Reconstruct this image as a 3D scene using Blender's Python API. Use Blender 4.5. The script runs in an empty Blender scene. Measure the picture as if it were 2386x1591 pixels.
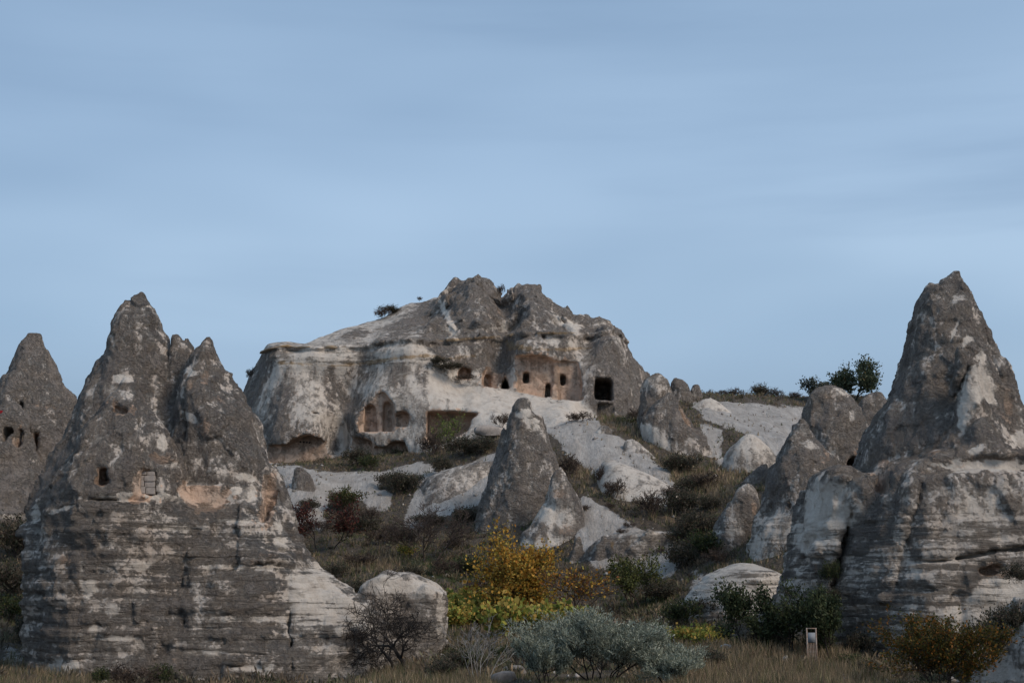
import bpy, math, random
import numpy as np
from mathutils import Vector

# ------------------------------------------------------------------ camera, sky, sun, exposure
SC = bpy.context.scene
COL = SC.collection
CAM_Z = 4.0
FOC = 2386 * 50.0 / 36.0            # focal length in photo pixels (50 mm on a 36 mm sensor)
TILT = math.atan((1330 - 795.5) / FOC)
cam_data = bpy.data.cameras.new('camera')
cam_data.lens = 50.0
cam_data.sensor_width = 36.0
cam_data.clip_start = 0.5
cam_data.clip_end = 6000.0
cam = bpy.data.objects.new('camera', cam_data)
COL.objects.link(cam)
cam.location = (0, 0, CAM_Z)
cam.rotation_euler = (math.pi / 2 + TILT, 0, 0)
SC.camera = cam

SUN_EL = math.radians(38)
SUN_AZ = math.radians(128)           # compass style: 0 = +Y (away from the camera), 90 = +X (right)
world = bpy.data.worlds.new('World')
SC.world = world
world.use_nodes = True
wn, wl = world.node_tree.nodes, world.node_tree.links
wn.clear()
w_out = wn.new('ShaderNodeOutputWorld')
w_bg = wn.new('ShaderNodeBackground')
w_sky = wn.new('ShaderNodeTexSky')
w_sky.sky_type = 'NISHITA'
w_sky.sun_disc = False
w_sky.sun_elevation = SUN_EL
w_sky.sun_rotation = SUN_AZ
w_sky.air_density = 1.0
w_sky.dust_density = 2.0
w_sky.ozone_density = 1.5
w_tc = wn.new('ShaderNodeTexCoord')


def cloud_noise(scale, sxyz, detail, rough, loc=(0, 0, 0), rot=(0, 0, 0)):
    mp = wn.new('ShaderNodeMapping')
    mp.inputs['Scale'].default_value = sxyz
    mp.inputs['Location'].default_value = loc
    mp.inputs['Rotation'].default_value = rot
    wl.new(w_tc.outputs['Generated'], mp.inputs['Vector'])
    nz = wn.new('ShaderNodeTexNoise')
    nz.inputs['Scale'].default_value = scale
    nz.inputs['Detail'].default_value = detail
    nz.inputs['Roughness'].default_value = rough
    wl.new(mp.outputs['Vector'], nz.inputs['Vector'])
    return nz.outputs['Fac']


def w_ramp(fac, p0, p1, c0, c1):
    r = wn.new('ShaderNodeValToRGB')
    r.color_ramp.interpolation = 'EASE'
    r.color_ramp.elements[0].position = p0
    r.color_ramp.elements[1].position = p1
    r.color_ramp.elements[0].color = (*c0, 1)
    r.color_ramp.elements[1].color = (*c1, 1)
    wl.new(fac, r.inputs['Fac'])
    return r.outputs['Color']


def w_mix(a, b, fac):
    m = wn.new('ShaderNodeMix')
    m.data_type = 'RGBA'
    m.clamp_factor = True
    if isinstance(fac, (int, float)):
        m.inputs['Factor'].default_value = fac
    else:
        wl.new(fac, m.inputs['Factor'])
    for s, v in ((m.inputs[6], a), (m.inputs[7], b)):
        if isinstance(v, tuple):
            s.default_value = (*v, 1)
        else:
            wl.new(v, s)
    return m.outputs[2]


# an even evening overcast: the clear sky behind a veil of cloud, brightest low down, with soft broad streaks
w_sep = wn.new('ShaderNodeSeparateXYZ')
wl.new(w_tc.outputs['Generated'], w_sep.inputs[0])
el = wn.new('ShaderNodeValToRGB')
el.color_ramp.interpolation = 'EASE'
for p_, c_ in ((0.0, (2.3, 3.0, 3.9)), (0.06, (2.65, 3.4, 4.35)), (0.17, (3.5, 4.65, 5.95)), (0.30, (2.75, 3.85, 5.25)), (0.42, (2.15, 3.15, 4.5)), (1.0, (2.1, 3.0, 4.2))):
    e_ = el.color_ramp.elements.new(p_) if p_ not in (0.0, 1.0) else el.color_ramp.elements[0 if p_ == 0.0 else -1]
    e_.position = p_; e_.color = (*c_, 1)
wl.new(w_sep.outputs['Z'], el.inputs['Fac'])
veil = w_mix((1.0, 1.0, 1.0), (0.62, 0.68, 0.74), w_ramp(cloud_noise(1.5, (1, 1, 3.0), 3, 0.45, (0.3, 0.2, 0.1), (0.05, 0.12, 0)), 0.40, 0.70, (0, 0, 0), (1, 1, 1)))
streak = w_ramp(cloud_noise(2.2, (0.8, 0.8, 8.0), 5, 0.5, (1.7, 0.4, 0.2), (0.0, -0.06, 0)), 0.42, 0.80, (0, 0, 0), (0.85, 0.85, 0.85))
veil2 = w_mix(veil, (0.70, 0.74, 0.79), streak)
w_mul = wn.new('ShaderNodeMix'); w_mul.data_type = 'RGBA'; w_mul.blend_type = 'MULTIPLY'; w_mul.inputs['Factor'].default_value = 1.0
wl.new(el.outputs['Color'], w_mul.inputs[6]); wl.new(veil2, w_mul.inputs[7])
sky_col = w_mix(w_sky.outputs['Color'], w_mul.outputs[2], 0.85)
wl.new(sky_col, w_bg.inputs['Color'])
w_bg.inputs['Strength'].default_value = 0.10
wl.new(w_bg.outputs['Background'], w_out.inputs['Surface'])

sun_data = bpy.data.lights.new('sun', 'SUN')
sun_data.energy = 1.4
sun_data.angle = math.radians(20)
sun_data.color = (1.0, 0.86, 0.72)
sun = bpy.data.objects.new('sun', sun_data)
COL.objects.link(sun)
sun.rotation_euler = (math.pi / 2 - SUN_EL, 0, -SUN_AZ + math.pi)
# a sun lamp shines along its local -Z; aim it from the chosen direction
_sd = Vector((math.sin(SUN_AZ) * math.cos(SUN_EL), math.cos(SUN_AZ) * math.cos(SUN_EL), math.sin(SUN_EL)))
sun.rotation_euler = (-_sd).to_track_quat('-Z', 'Y').to_euler()

SC.view_settings.view_transform = 'Standard'
SC.view_settings.look = 'None'
SC.view_settings.exposure = 0.52
SC.view_settings.gamma = 1.0
SC.view_settings.use_curve_mapping = False
SC.render.engine = 'CYCLES'
SC.cycles.max_bounces = 5
SC.cycles.diffuse_bounces = 3
SC.cycles.glossy_bounces = 2
SC.cycles.transparent_max_bounces = 4
SC.cycles.use_denoising = True

# ------------------------------------------------------------------ helpers: photo pixel -> place
CT, ST = math.cos(TILT), math.sin(TILT)


def W(px, py, D):
    """world point on the ray through a photo pixel, at distance D along world Y"""
    u = (np.asarray(px, float) - 1193.0) / FOC
    v = (795.5 - np.asarray(py, float)) / FOC
    ry = CT - v * ST
    rz = ST + v * CT
    s = D / ry
    return u * s, D + 0 * s, CAM_Z + rz * s


def WV(px, py, D):
    x, y, z = W(px, py, D)
    return Vector((float(x), float(y), float(z)))


def to_px(x, y, z):
    dz = z - CAM_Z
    depth = y * CT + dz * ST
    up = -y * ST + dz * CT
    return 1193.0 + FOC * x / depth, 795.5 - FOC * up / depth


def mpp(D):
    return D / FOC


# ------------------------------------------------------------------ helpers: noise
_rng = np.random.RandomState(7)
_PERM = _rng.permutation(256).astype(np.int32)
_PERM = np.concatenate([_PERM, _PERM, _PERM])
_G = _rng.normal(size=(256, 3)).astype(np.float32)
_G /= np.linalg.norm(_G, axis=1)[:, None]
_GX, _GY, _GZ = (np.ascontiguousarray(_G[:, q]) for q in range(3))


def perlin(x, y, z):
    x = np.asarray(x, np.float32); y = np.asarray(y, np.float32); z = np.asarray(z, np.float32)
    fx, fy, fz = np.floor(x), np.floor(y), np.floor(z)
    xi = fx.astype(np.int32) & 255; yi = fy.astype(np.int32) & 255; zi = fz.astype(np.int32) & 255
    x = x - fx; y = y - fy; z = z - fz
    u = x * x * x * (x * (x * 6 - 15) + 10)
    v = y * y * y * (y * (y * 6 - 15) + 10)
    w = z * z * z * (z * (z * 6 - 15) + 10)
    A0 = np.take(_PERM, xi); A1 = np.take(_PERM, xi + 1)
    B = {(0, 0): np.take(_PERM, A0 + yi), (0, 1): np.take(_PERM, A0 + yi + 1), (1, 0): np.take(_PERM, A1 + yi), (1, 1): np.take(_PERM, A1 + yi + 1)}

    def corner(A, dy, dz, ox):
        h = np.take(_PERM, B[(ox, dy)] + zi + dz)
        return np.take(_GX, h) * (x - ox) + np.take(_GY, h) * (y - dy) + np.take(_GZ, h) * (z - dz)
    a = corner(A0, 0, 0, 0); b = corner(A1, 0, 0, 1); a += u * (b - a)
    c = corner(A0, 1, 0, 0); b = corner(A1, 1, 0, 1); c += u * (b - c)
    a += v * (c - a)
    d = corner(A0, 0, 1, 0); b = corner(A1, 0, 1, 1); d += u * (b - d)
    e = corner(A0, 1, 1, 0); b = corner(A1, 1, 1, 1); e += u * (b - e)
    d += v * (e - d)
    return a + w * (d - a)


def fbm(x, y, z, octv=4, gain=0.5, ridged=False):
    s = 0.0; a = 1.0; t = 0.0; f = 1.0
    for i in range(octv):
        n = perlin(x * f + 17.3 * i, y * f + 5.1 * i, z * f + 9.7 * i)
        if ridged:
            n = 0.5 - np.abs(n) * 1.6
        s = s + a * n
        t += a
        a *= gain; f *= 2.03
    return s / t


def facets(x, y, z, cell, zs=1.6, seed=0):
    """broken planes: every cell of a jittered lattice tilts its own way (about -1..1)"""
    x = np.asarray(x, np.float32) / cell; y = np.asarray(y, np.float32) / cell; z = np.asarray(z, np.float32) / (cell * zs)
    xi, yi, zi = np.floor(x - 0.5).astype(np.int32), np.floor(y - 0.5).astype(np.int32), np.floor(z - 0.5).astype(np.int32)
    best = np.full(x.shape, 9.0, np.float32); out = np.zeros(x.shape, np.float32)
    for dx in (0, 1):
        for dy in (0, 1):
            for dz in (0, 1):
                h = _PERM[(_PERM[(_PERM[(xi + dx + seed) & 255] + yi + dy) & 255] + zi + dz) & 255]
                g = _G[h]; g2 = _G[(h * 7 + 31) & 255]
                ax = x - (xi + dx + 0.5 + 0.38 * g[..., 0]); ay = y - (yi + dy + 0.5 + 0.38 * g[..., 1]); az = z - (zi + dz + 0.5 + 0.38 * g[..., 2])
                d = ax * ax + ay * ay + az * az
                m = d < best
                best = np.where(m, d, best)
                out = np.where(m, ax * g2[..., 0] + ay * g2[..., 1] + az * g2[..., 2] + 0.25 * g2[..., 0], out)
    return out


def sstep(a, b, x):
    t = np.clip((x - a) / (b - a), 0, 1)
    return t * t * (3 - 2 * t)


def smin(a, b, k):
    h = np.clip(0.5 + 0.5 * (b - a) / k, 0, 1)
    return b + (a - b) * h - k * h * (1 - h)


def smax(a, b, k):
    return -smin(-a, -b, k)


class RBF:
    """smooth surface through scattered samples"""

    def __init__(self, pts, vals, c=4.0, lam=0.02):
        self.p = np.asarray(pts, float); self.c = c
        n = len(self.p)
        d = np.sqrt(((self.p[:, None] - self.p[None]) ** 2).sum(-1) + c * c)
        A = np.zeros((n + 3, n + 3))
        A[:n, :n] = -d + lam * np.eye(n)
        A[:n, n] = 1; A[:n, n + 1:] = self.p
        A[n:, :n] = A[:n, n:].T
        b = np.zeros(n + 3); b[:n] = vals
        self.w = np.linalg.solve(A, b)

    def __call__(self, X, Y):
        sh = X.shape
        q = np.stack([X.ravel(), Y.ravel()], 1)
        out = np.zeros(len(q))
        n = len(self.p)
        for i in range(0, len(q), 40000):
            s = q[i:i + 40000]
            d = np.sqrt((s[:, None, 0] - self.p[None, :, 0]) ** 2 + (s[:, None, 1] - self.p[None, :, 1]) ** 2 + self.c ** 2)
            out[i:i + 40000] = -(d @ self.w[:n]) + self.w[n] + s @ self.w[n + 1:]
        return out.reshape(sh)


def poly_sdf(P, X, Z):
    """signed distance to a 2-D polygon (negative inside)"""
    P = np.asarray(P, float)
    sh = X.shape
    x = X.ravel(); z = Z.ravel()
    d = np.full(x.shape, 1e18)
    s = np.ones(x.shape)
    n = len(P)
    j = n - 1
    for i in range(n):
        ex, ez = P[j] - P[i]
        wx, wz = x - P[i, 0], z - P[i, 1]
        t = np.clip((wx * ex + wz * ez) / (ex * ex + ez * ez + 1e-12), 0, 1)
        d = np.minimum(d, (wx - ex * t) ** 2 + (wz - ez * t) ** 2)
        c1 = z >= P[i, 1]; c2 = z < P[j, 1]; c3 = ex * wz > ez * wx
        flip = (c1 & c2 & c3) | (~c1 & ~c2 & ~c3)
        s = np.where(flip, -s, s)
        j = i
    return (s * np.sqrt(d)).reshape(sh)


# ------------------------------------------------------------------ helpers: objects and meshes
def tag(o, label=None, cat=None, group=None, kind=None):
    if label: o['label'] = label
    if cat: o['category'] = cat
    if group: o['group'] = group
    if kind: o['kind'] = kind
    return o


def mesh_np(name, verts, quads=None, tris=None, smooth=True):
    me = bpy.data.meshes.new(name)
    verts = np.asarray(verts, np.float32)
    nq = 0 if quads is None else len(quads)
    nt = 0 if tris is None else len(tris)
    me.vertices.add(len(verts))
    me.vertices.foreach_set('co', verts.ravel())
    loops = []
    if nq: loops.append(np.asarray(quads, np.int32).ravel())
    if nt: loops.append(np.asarray(tris, np.int32).ravel())
    lv = np.concatenate(loops)
    me.loops.add(len(lv))
    me.loops.foreach_set('vertex_index', lv)
    st = np.concatenate([np.arange(nq, dtype=np.int32) * 4, nq * 4 + np.arange(nt, dtype=np.int32) * 3])
    me.polygons.add(nq + nt)
    me.polygons.foreach_set('loop_start', st)
    if smooth:
        me.polygons.foreach_set('use_smooth', np.ones(nq + nt, dtype=bool))
    me.update(calc_edges=True)
    return me


def set_col(me, name, rgba):
    a = me.attributes.new(name, 'FLOAT_COLOR', 'POINT')
    a.data.foreach_set('color', np.ascontiguousarray(rgba, np.float32).ravel())


def add_obj(name, me, mat=None, parent=None, loc=None):
    o = bpy.data.objects.new(name, me)
    COL.objects.link(o)
    if mat is not None and me is not None:
        me.materials.append(mat)
    if parent is not None:
        o.parent = parent
    if loc is not None:
        o.location = loc
    return o


def surface_nets(f, origin, h):
    """closed surface of a sampled field (negative inside) as verts + quads"""
    ins = f < 0
    nx, ny, nz = f.shape
    cnt = np.zeros((nx - 1, ny - 1, nz - 1), np.int8)
    for dx in (0, 1):
        for dy in (0, 1):
            for dz in (0, 1):
                cnt += ins[dx:nx - 1 + dx, dy:ny - 1 + dy, dz:nz - 1 + dz]
    act = (cnt > 0) & (cnt < 8)
    ci, cj, ck = np.nonzero(act)
    idx = np.full(act.shape, -1, np.int32)
    idx[ci, cj, ck] = np.arange(len(ci))
    acc = np.zeros((len(ci), 3)); num = np.zeros(len(ci))
    C = [(0, 0, 0), (1, 0, 0), (0, 1, 0), (1, 1, 0), (0, 0, 1), (1, 0, 1), (0, 1, 1), (1, 1, 1)]
    E = [(0, 1), (2, 3), (4, 5), (6, 7), (0, 2), (1, 3), (4, 6), (5, 7), (0, 4), (1, 5), (2, 6), (3, 7)]
    val = [f[ci + c[0], cj + c[1], ck + c[2]] for c in C]
    for a, b in E:
        va, vb = val[a], val[b]
        m = (va < 0) != (vb < 0)
        t = np.where(m, va / np.where(m, va - vb, 1), 0)
        for k in range(3):
            acc[:, k] += np.where(m, C[a][k] + t * (C[b][k] - C[a][k]), 0)
        num += m
    pos = acc / num[:, None] + np.stack([ci, cj, ck], 1)
    quads = []
    s = ins[:-1, 1:-1, 1:-1] != ins[1:, 1:-1, 1:-1]
    i, j, k = np.nonzero(s); j = j + 1; k = k + 1
    q = np.stack([idx[i, j - 1, k - 1], idx[i, j, k - 1], idx[i, j, k], idx[i, j - 1, k]], 1)
    fl = ins[i, j, k]; q[~fl] = q[~fl][:, ::-1]; quads.append(q)
    s = ins[1:-1, :-1, 1:-1] != ins[1:-1, 1:, 1:-1]
    i, j, k = np.nonzero(s); i = i + 1; k = k + 1
    q = np.stack([idx[i - 1, j, k - 1], idx[i - 1, j, k], idx[i, j, k], idx[i, j, k - 1]], 1)
    fl = ins[i, j, k]; q[~fl] = q[~fl][:, ::-1]; quads.append(q)
    s = ins[1:-1, 1:-1, :-1] != ins[1:-1, 1:-1, 1:]
    i, j, k = np.nonzero(s); i = i + 1; j = j + 1
    q = np.stack([idx[i - 1, j - 1, k], idx[i, j - 1, k], idx[i, j, k], idx[i - 1, j, k]], 1)
    fl = ins[i, j, k]; q[~fl] = q[~fl][:, ::-1]; quads.append(q)
    quads = np.concatenate(quads)
    quads = quads[(quads >= 0).all(1)]
    return pos * h + np.asarray(origin), quads


def quad_normals(V, Q):
    n = np.cross(V[Q[:, 2]] - V[Q[:, 0]], V[Q[:, 3]] - V[Q[:, 1]])
    vn = np.zeros_like(V)
    for k in range(4):
        np.add.at(vn, Q[:, k], n)
    return vn / (np.linalg.norm(vn, axis=1)[:, None] + 1e-9), n / (np.linalg.norm(n, axis=1)[:, None] + 1e-9)


def subdivide(V, Q):
    n = len(V)
    e = np.concatenate([np.stack([Q[:, k], Q[:, (k + 1) % 4]], 1) for k in range(4)])
    es = np.sort(e, 1)
    key = es[:, 0].astype(np.int64) * (n + 1) + es[:, 1]
    u, first, inv = np.unique(key, return_index=True, return_inverse=True)
    inv = inv.ravel()
    mid = 0.5 * (V[es[first, 0]] + V[es[first, 1]])
    cen = V[Q].mean(1)
    nq = len(Q)
    m = [n + inv[k * nq:(k + 1) * nq] for k in range(4)]
    c = n + len(u) + np.arange(nq)
    V2 = np.concatenate([V, mid, cen])
    Q2 = np.concatenate([np.stack([Q[:, 0], m[0], c, m[3]], 1), np.stack([m[0], Q[:, 1], m[1], c], 1),
                         np.stack([c, m[1], Q[:, 2], m[2]], 1), np.stack([m[3], c, m[2], Q[:, 3]], 1)])
    return V2, Q2


def relax(V, Q, amount=0.5):
    """one smoothing pass over the quads' neighbourhoods"""
    acc = np.zeros_like(V); cnt = np.zeros(len(V))
    c = V[Q].mean(1)
    for k in range(4):
        np.add.at(acc, Q[:, k], c); np.add.at(cnt, Q[:, k], 1)
    return V * (1 - amount) + amount * acc / np.maximum(cnt, 1)[:, None]


# ------------------------------------------------------------------ materials
class NT:
    def __init__(self, name):
        self.m = bpy.data.materials.new(name)
        self.m.use_nodes = True
        self.n = self.m.node_tree.nodes; self.l = self.m.node_tree.links
        self.b = self.n['Principled BSDF']
        self.b.inputs['Roughness'].default_value = 0.9
        if 'Specular IOR Level' in self.b.inputs:
            self.b.inputs['Specular IOR Level'].default_value = 0.15

    def link(self, a, b): self.l.new(a, b)

    def coords(self, kind='Object'):
        return self.n.new('ShaderNodeTexCoord').outputs[kind]

    def mapping(self, vec, scale=(1, 1, 1), loc=(0, 0, 0), rot=(0, 0, 0)):
        m = self.n.new('ShaderNodeMapping')
        m.inputs['Scale'].default_value = scale; m.inputs['Location'].default_value = loc; m.inputs['Rotation'].default_value = rot
        self.link(vec, m.inputs['Vector'])
        return m.outputs['Vector']

    def noise(self, vec, scale, detail=4, rough=0.55, dist=0.0):
        t = self.n.new('ShaderNodeTexNoise')
        t.inputs['Scale'].default_value = scale; t.inputs['Detail'].default_value = detail
        t.inputs['Roughness'].default_value = rough; t.inputs['Distortion'].default_value = dist
        self.link(vec, t.inputs['Vector'])
        return t.outputs['Fac']

    def voronoi(self, vec, scale, feature='F1', rand=1.0):
        t = self.n.new('ShaderNodeTexVoronoi')
        t.feature = feature
        t.inputs['Scale'].default_value = scale
        t.inputs['Randomness'].default_value = rand
        self.link(vec, t.inputs['Vector'])
        return t.outputs['Distance']

    def math(self, op, a, b=None, c=None, clamp=False):
        t = self.n.new('ShaderNodeMath'); t.operation = op; t.use_clamp = clamp
        for i, v in enumerate((a, b, c)):
            if v is None: continue
            if isinstance(v, (int, float)): t.inputs[i].default_value = v
            else: self.link(v, t.inputs[i])
        return t.outputs[0]

    def step(self, v, lo, hi):
        t = self.n.new('ShaderNodeMapRange'); t.interpolation_type = 'SMOOTHSTEP'
        t.inputs['From Min'].default_value = lo; t.inputs['From Max'].default_value = hi
        self.link(v, t.inputs['Value'])
        return t.outputs['Result']

    def mix(self, f, a, b):
        t = self.n.new('ShaderNodeMix'); t.data_type = 'RGBA'
        if isinstance(f, (int, float)): t.inputs['Factor'].default_value = f
        else: self.link(f, t.inputs['Factor'])
        for s, v in ((t.inputs[6], a), (t.inputs[7], b)):
            if isinstance(v, tuple): s.default_value = (*v, 1)
            else: self.link(v, s)
        return t.outputs[2]

    def attr(self, name):
        t = self.n.new('ShaderNodeAttribute'); t.attribute_name = name
        return t

    def sep(self, col):
        t = self.n.new('ShaderNodeSeparateColor'); self.link(col, t.inputs[0])
        return t.outputs

    def bump(self, h, strength, dist):
        t = self.n.new('ShaderNodeBump')
        t.inputs['Strength'].default_value = strength; t.inputs['Distance'].default_value = dist
        self.link(h, t.inputs['Height'])
        self.link(t.outputs['Normal'], self.b.inputs['Normal'])

    def color(self, c):
        if isinstance(c, tuple): self.b.inputs['Base Color'].default_value = (*c, 1)
        else: self.link(c, self.b.inputs['Base Color'])


def make_tuff():
    """weathered volcanic tuff: pale rock under a dark lichen crust, pinkish where it was cut, ochre seams"""
    t = NT('weathered_tuff')
    co = t.coords('Object')
    at = t.attr('surf')
    r, g, b = t.sep(at.outputs['Color'])[:3]
    a = at.outputs['Alpha']                      # how strongly the rock is banded
    ia = t.math('SUBTRACT', 1.0, a)
    big = t.noise(co, 0.5, 5, 0.6, 0.5)
    med = t.noise(co, 2.0, 8, 0.72, 0.3)
    fine = t.noise(co, 8.0, 6, 0.75)
    run = t.noise(t.mapping(co, (1.7, 1.7, 0.2)), 1.0, 7, 0.66, 0.2)     # streaks that water left
    band = t.noise(t.mapping(co, (0.30, 0.30, 3.6), rot=(0, 0.035, 0)), 1.0, 8, 0.72, 0.35)

    def amp(n, k):
        return t.math('MULTIPLY', t.math('SUBTRACT', n, 0.5), k)
    nz = t.math('ADD', amp(big, 2.0), amp(med, 2.6))
    nz = t.math('ADD', nz, amp(fine, 1.5))
    nz = t.math('ADD', nz, t.math('MULTIPLY', amp(run, 1.9), ia))
    v = t.math('ADD', r, t.math('MULTIPLY', nz, t.math('ADD', 0.42, t.math('MULTIPLY', t.step(r, 0.05, 0.55), 0.58))))
    v = t.math('ADD', v, t.math('MULTIPLY', amp(band, 2.9), a))
    crust = t.step(v, 0.08, 0.80)
    # colours
    tone = t.noise(co, 0.8, 6, 0.65)
    dark = t.mix(t.step(fine, 0.34, 0.62), CR_D, CR_L)
    dark = t.mix(t.math('MULTIPLY', t.step(tone, 0.44, 0.66), 0.7), dark, CR_W)
    shade = t.noise(co, 3.4, 6, 0.7)
    dark = t.mix(t.math('MULTIPLY', t.step(shade, 0.53, 0.33), 0.6), dark, (0.09, 0.082, 0.079))
    dark = t.mix(t.math('MULTIPLY', t.step(big, 0.46, 0.62), 0.55), dark, (0.30, 0.262, 0.235))
    dark = t.mix(t.math('MULTIPLY', t.step(run, 0.52, 0.66), 0.5), dark, (0.11, 0.10, 0.096))
    dark = t.mix(t.math('MULTIPLY', a, 0.35), dark, (0.30, 0.272, 0.245))
    speck = t.noise(co, 11.0, 4, 0.75)
    dark = t.mix(t.math('MULTIPLY', t.step(speck, 0.56, 0.68), 0.5), dark, (0.43, 0.385, 0.335))
    pits = t.noise(co, 19.0, 2, 0.6)
    pale = t.mix(t.step(tone, 0.36, 0.64), PALE_A, PALE_B)
    white = t.mix(t.step(run, 0.40, 0.70), WHITE_A, WHITE_B)
    pale = t.mix(t.step(r, 0.38, 0.02), pale, white)
    pale = t.mix(t.math('MULTIPLY', t.step(fine, 0.50, 0.72), 0.4), pale, (0.27, 0.24, 0.215))
    pale = t.mix(t.math('MULTIPLY', t.math('MULTIPLY', t.step(band, 0.46, 0.58), a), 0.75), pale, (0.30, 0.258, 0.215))
    cut = t.mix(t.step(tone, 0.4, 0.66), CUT_A, CUT_B)
    cut = t.mix(t.math('MULTIPLY', t.step(run, 0.50, 0.70), 0.4), cut, (0.26, 0.22, 0.185))
    gm = t.math('ADD', g, t.math('ADD', amp(med, 1.1), amp(fine, 0.7)))
    bm = t.math('ADD', b, t.math('ADD', amp(band, 0.7), amp(med, 0.9)))
    c = t.mix(crust, pale, dark)
    c = t.mix(t.step(gm, 0.34, 0.66), c, cut)
    c = t.mix(t.math('MULTIPLY', t.step(bm, 0.30, 0.75), 0.8), c, OCHRE)
    # small dark spots for pits, on the crusted parts only
    c = t.mix(t.math('MULTIPLY', t.math('MULTIPLY', t.step(pits, 0.58, 0.70), crust), 0.6), c, (0.05, 0.046, 0.045))
    t.color(c)
    h = t.math('ADD', t.math('MULTIPLY', fine, 0.7), t.math('MULTIPLY', speck, 0.3))
    h = t.math('ADD', h, t.math('MULTIPLY', med, 1.2))
    h = t.math('ADD', h, t.math('MULTIPLY', t.math('MULTIPLY', band, a), 1.6))
    h = t.math('MULTIPLY', h, t.math('ADD', 0.3, t.math('MULTIPLY', crust, 0.7)))
    t.bump(h, 1.0, 0.32)
    t.b.inputs['Roughness'].default_value = 0.95
    return t.m


CR_D, CR_L, CR_W = (0.19, 0.167, 0.150), (0.335, 0.290, 0.252), (0.385, 0.31, 0.245)
PALE_A, PALE_B = (0.53, 0.475, 0.42), (0.43, 0.36, 0.30)
WHITE_A, WHITE_B = (0.60, 0.54, 0.47), (0.49, 0.425, 0.36)
CUT_A, CUT_B = (0.60, 0.425, 0.315), (0.54, 0.42, 0.33)
OCHRE = (0.40, 0.275, 0.155)
M_TUFF = make_tuff()


def make_soil():
    t = NT('slope_ground')
    co = t.coords('Object')
    at = t.attr('surf')
    r, g, b = t.sep(at.outputs['Color'])[:3]        # r: bare tuff, g: dry grass litter, b: green
    n1 = t.noise(co, 0.7, 7, 0.65, 0.3)
    n2 = t.noise(co, 4.0, 6, 0.7)
    n3 = t.noise(co, 14.0, 4, 0.7)
    run = t.noise(t.mapping(co, (1.3, 0.35, 0.6)), 1.0, 5, 0.6)
    soil = t.mix(t.step(n2, 0.35, 0.65), (0.075, 0.062, 0.050), (0.16, 0.13, 0.10))
    dry = t.mix(t.step(n2, 0.35, 0.7), (0.17, 0.125, 0.08), (0.27, 0.20, 0.13))
    grn = t.mix(n2, (0.035, 0.05, 0.022), (0.075, 0.085, 0.04))
    c = t.mix(t.step(t.math('ADD', g, t.math('MULTIPLY', t.math('SUBTRACT', n1, 0.5), 1.2)), 0.35, 0.7), soil, dry)
    c = t.mix(t.step(t.math('ADD', b, t.math('MULTIPLY', t.math('SUBTRACT', n1, 0.5), 1.2)), 0.4, 0.75), c, grn)
    white = t.mix(t.step(run, 0.38, 0.66), (0.58, 0.54, 0.495), (0.45, 0.41, 0.37))
    white = t.mix(t.math('MULTIPLY', t.step(n1, 0.46, 0.62), 0.5), white, (0.37, 0.325, 0.28))
    gul = t.noise(t.mapping(co, (2.6, 0.5, 0.8)), 1.0, 6, 0.7, 0.4)
    white = t.mix(t.math('MULTIPLY', t.step(gul, 0.50, 0.62), 0.45), white, (0.30, 0.275, 0.25))
    white = t.mix(t.math('MULTIPLY', t.step(n3, 0.53, 0.68), 0.5), white, (0.30, 0.275, 0.25))
    m = t.math('ADD', r, t.math('MULTIPLY', t.math('SUBTRACT', n1, 0.5), 0.5))
    m = t.math('ADD', m, t.math('MULTIPLY', t.math('SUBTRACT', n2, 0.5), 0.5))
    c = t.mix(t.step(m, 0.42, 0.58), c, white)
    t.color(c)
    t.bump(t.math('ADD', t.math('ADD', n2, t.math('MULTIPLY', n3, 0.5)), t.math('ADD', t.math('MULTIPLY', run, 1.0), t.math('MULTIPLY', gul, 1.4))), 0.9, 0.3)
    return t.m


M_SOIL = make_soil()


def leaf_mat(name, rough=0.6, trans=0.25):
    """leaves: the tint of every leaf is carried by its own colour attribute"""
    t = NT(name)
    at = t.attr('tint')
    t.color(at.outputs['Color'])
    t.b.inputs['Roughness'].default_value = rough
    if trans:
        tr = t.n.new('ShaderNodeBsdfTranslucent')
        t.link(at.outputs['Color'], tr.inputs['Color'])
        mx = t.n.new('ShaderNodeMixShader'); mx.inputs[0].default_value = trans
        t.link(t.b.outputs[0], mx.inputs[1]); t.link(tr.outputs[0], mx.inputs[2])
        t.link(mx.outputs[0], t.n['Material Output'].inputs['Surface'])
    return t.m


def bark_mat(name, c0, c1, scale=9.0):
    t = NT(name)
    co = t.coords('Object')
    n = t.noise(t.mapping(co, (1, 1, 0.3)), scale, 5, 0.65)
    t.color(t.mix(t.step(n, 0.35, 0.65), c0, c1))
    t.bump(n, 0.5, 0.02)
    return t.m


def plain_mat(name, c0, c1, scale=6.0, rough=0.8, metal=0.0):
    t = NT(name)
    n = t.noise(t.coords('Object'), scale, 6, 0.65)
    t.color(t.mix(t.step(n, 0.35, 0.68), c0, c1))
    t.b.inputs['Roughness'].default_value = rough
    t.b.inputs['Metallic'].default_value = metal
    t.bump(n, 0.3, 0.01)
    return t.m


M_LEAF = leaf_mat('leaf_foliage')
M_GRASS = leaf_mat('dry_grass_blades', 0.8, 0.15)
M_BARK = bark_mat('dark_bark', (0.020, 0.017, 0.016), (0.055, 0.047, 0.042))
M_PALEBARK = bark_mat('bleached_bark', (0.18, 0.17, 0.16), (0.33, 0.31, 0.29))
M_TWIG = bark_mat('brown_twig', (0.05, 0.038, 0.032), (0.12, 0.09, 0.075))

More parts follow.
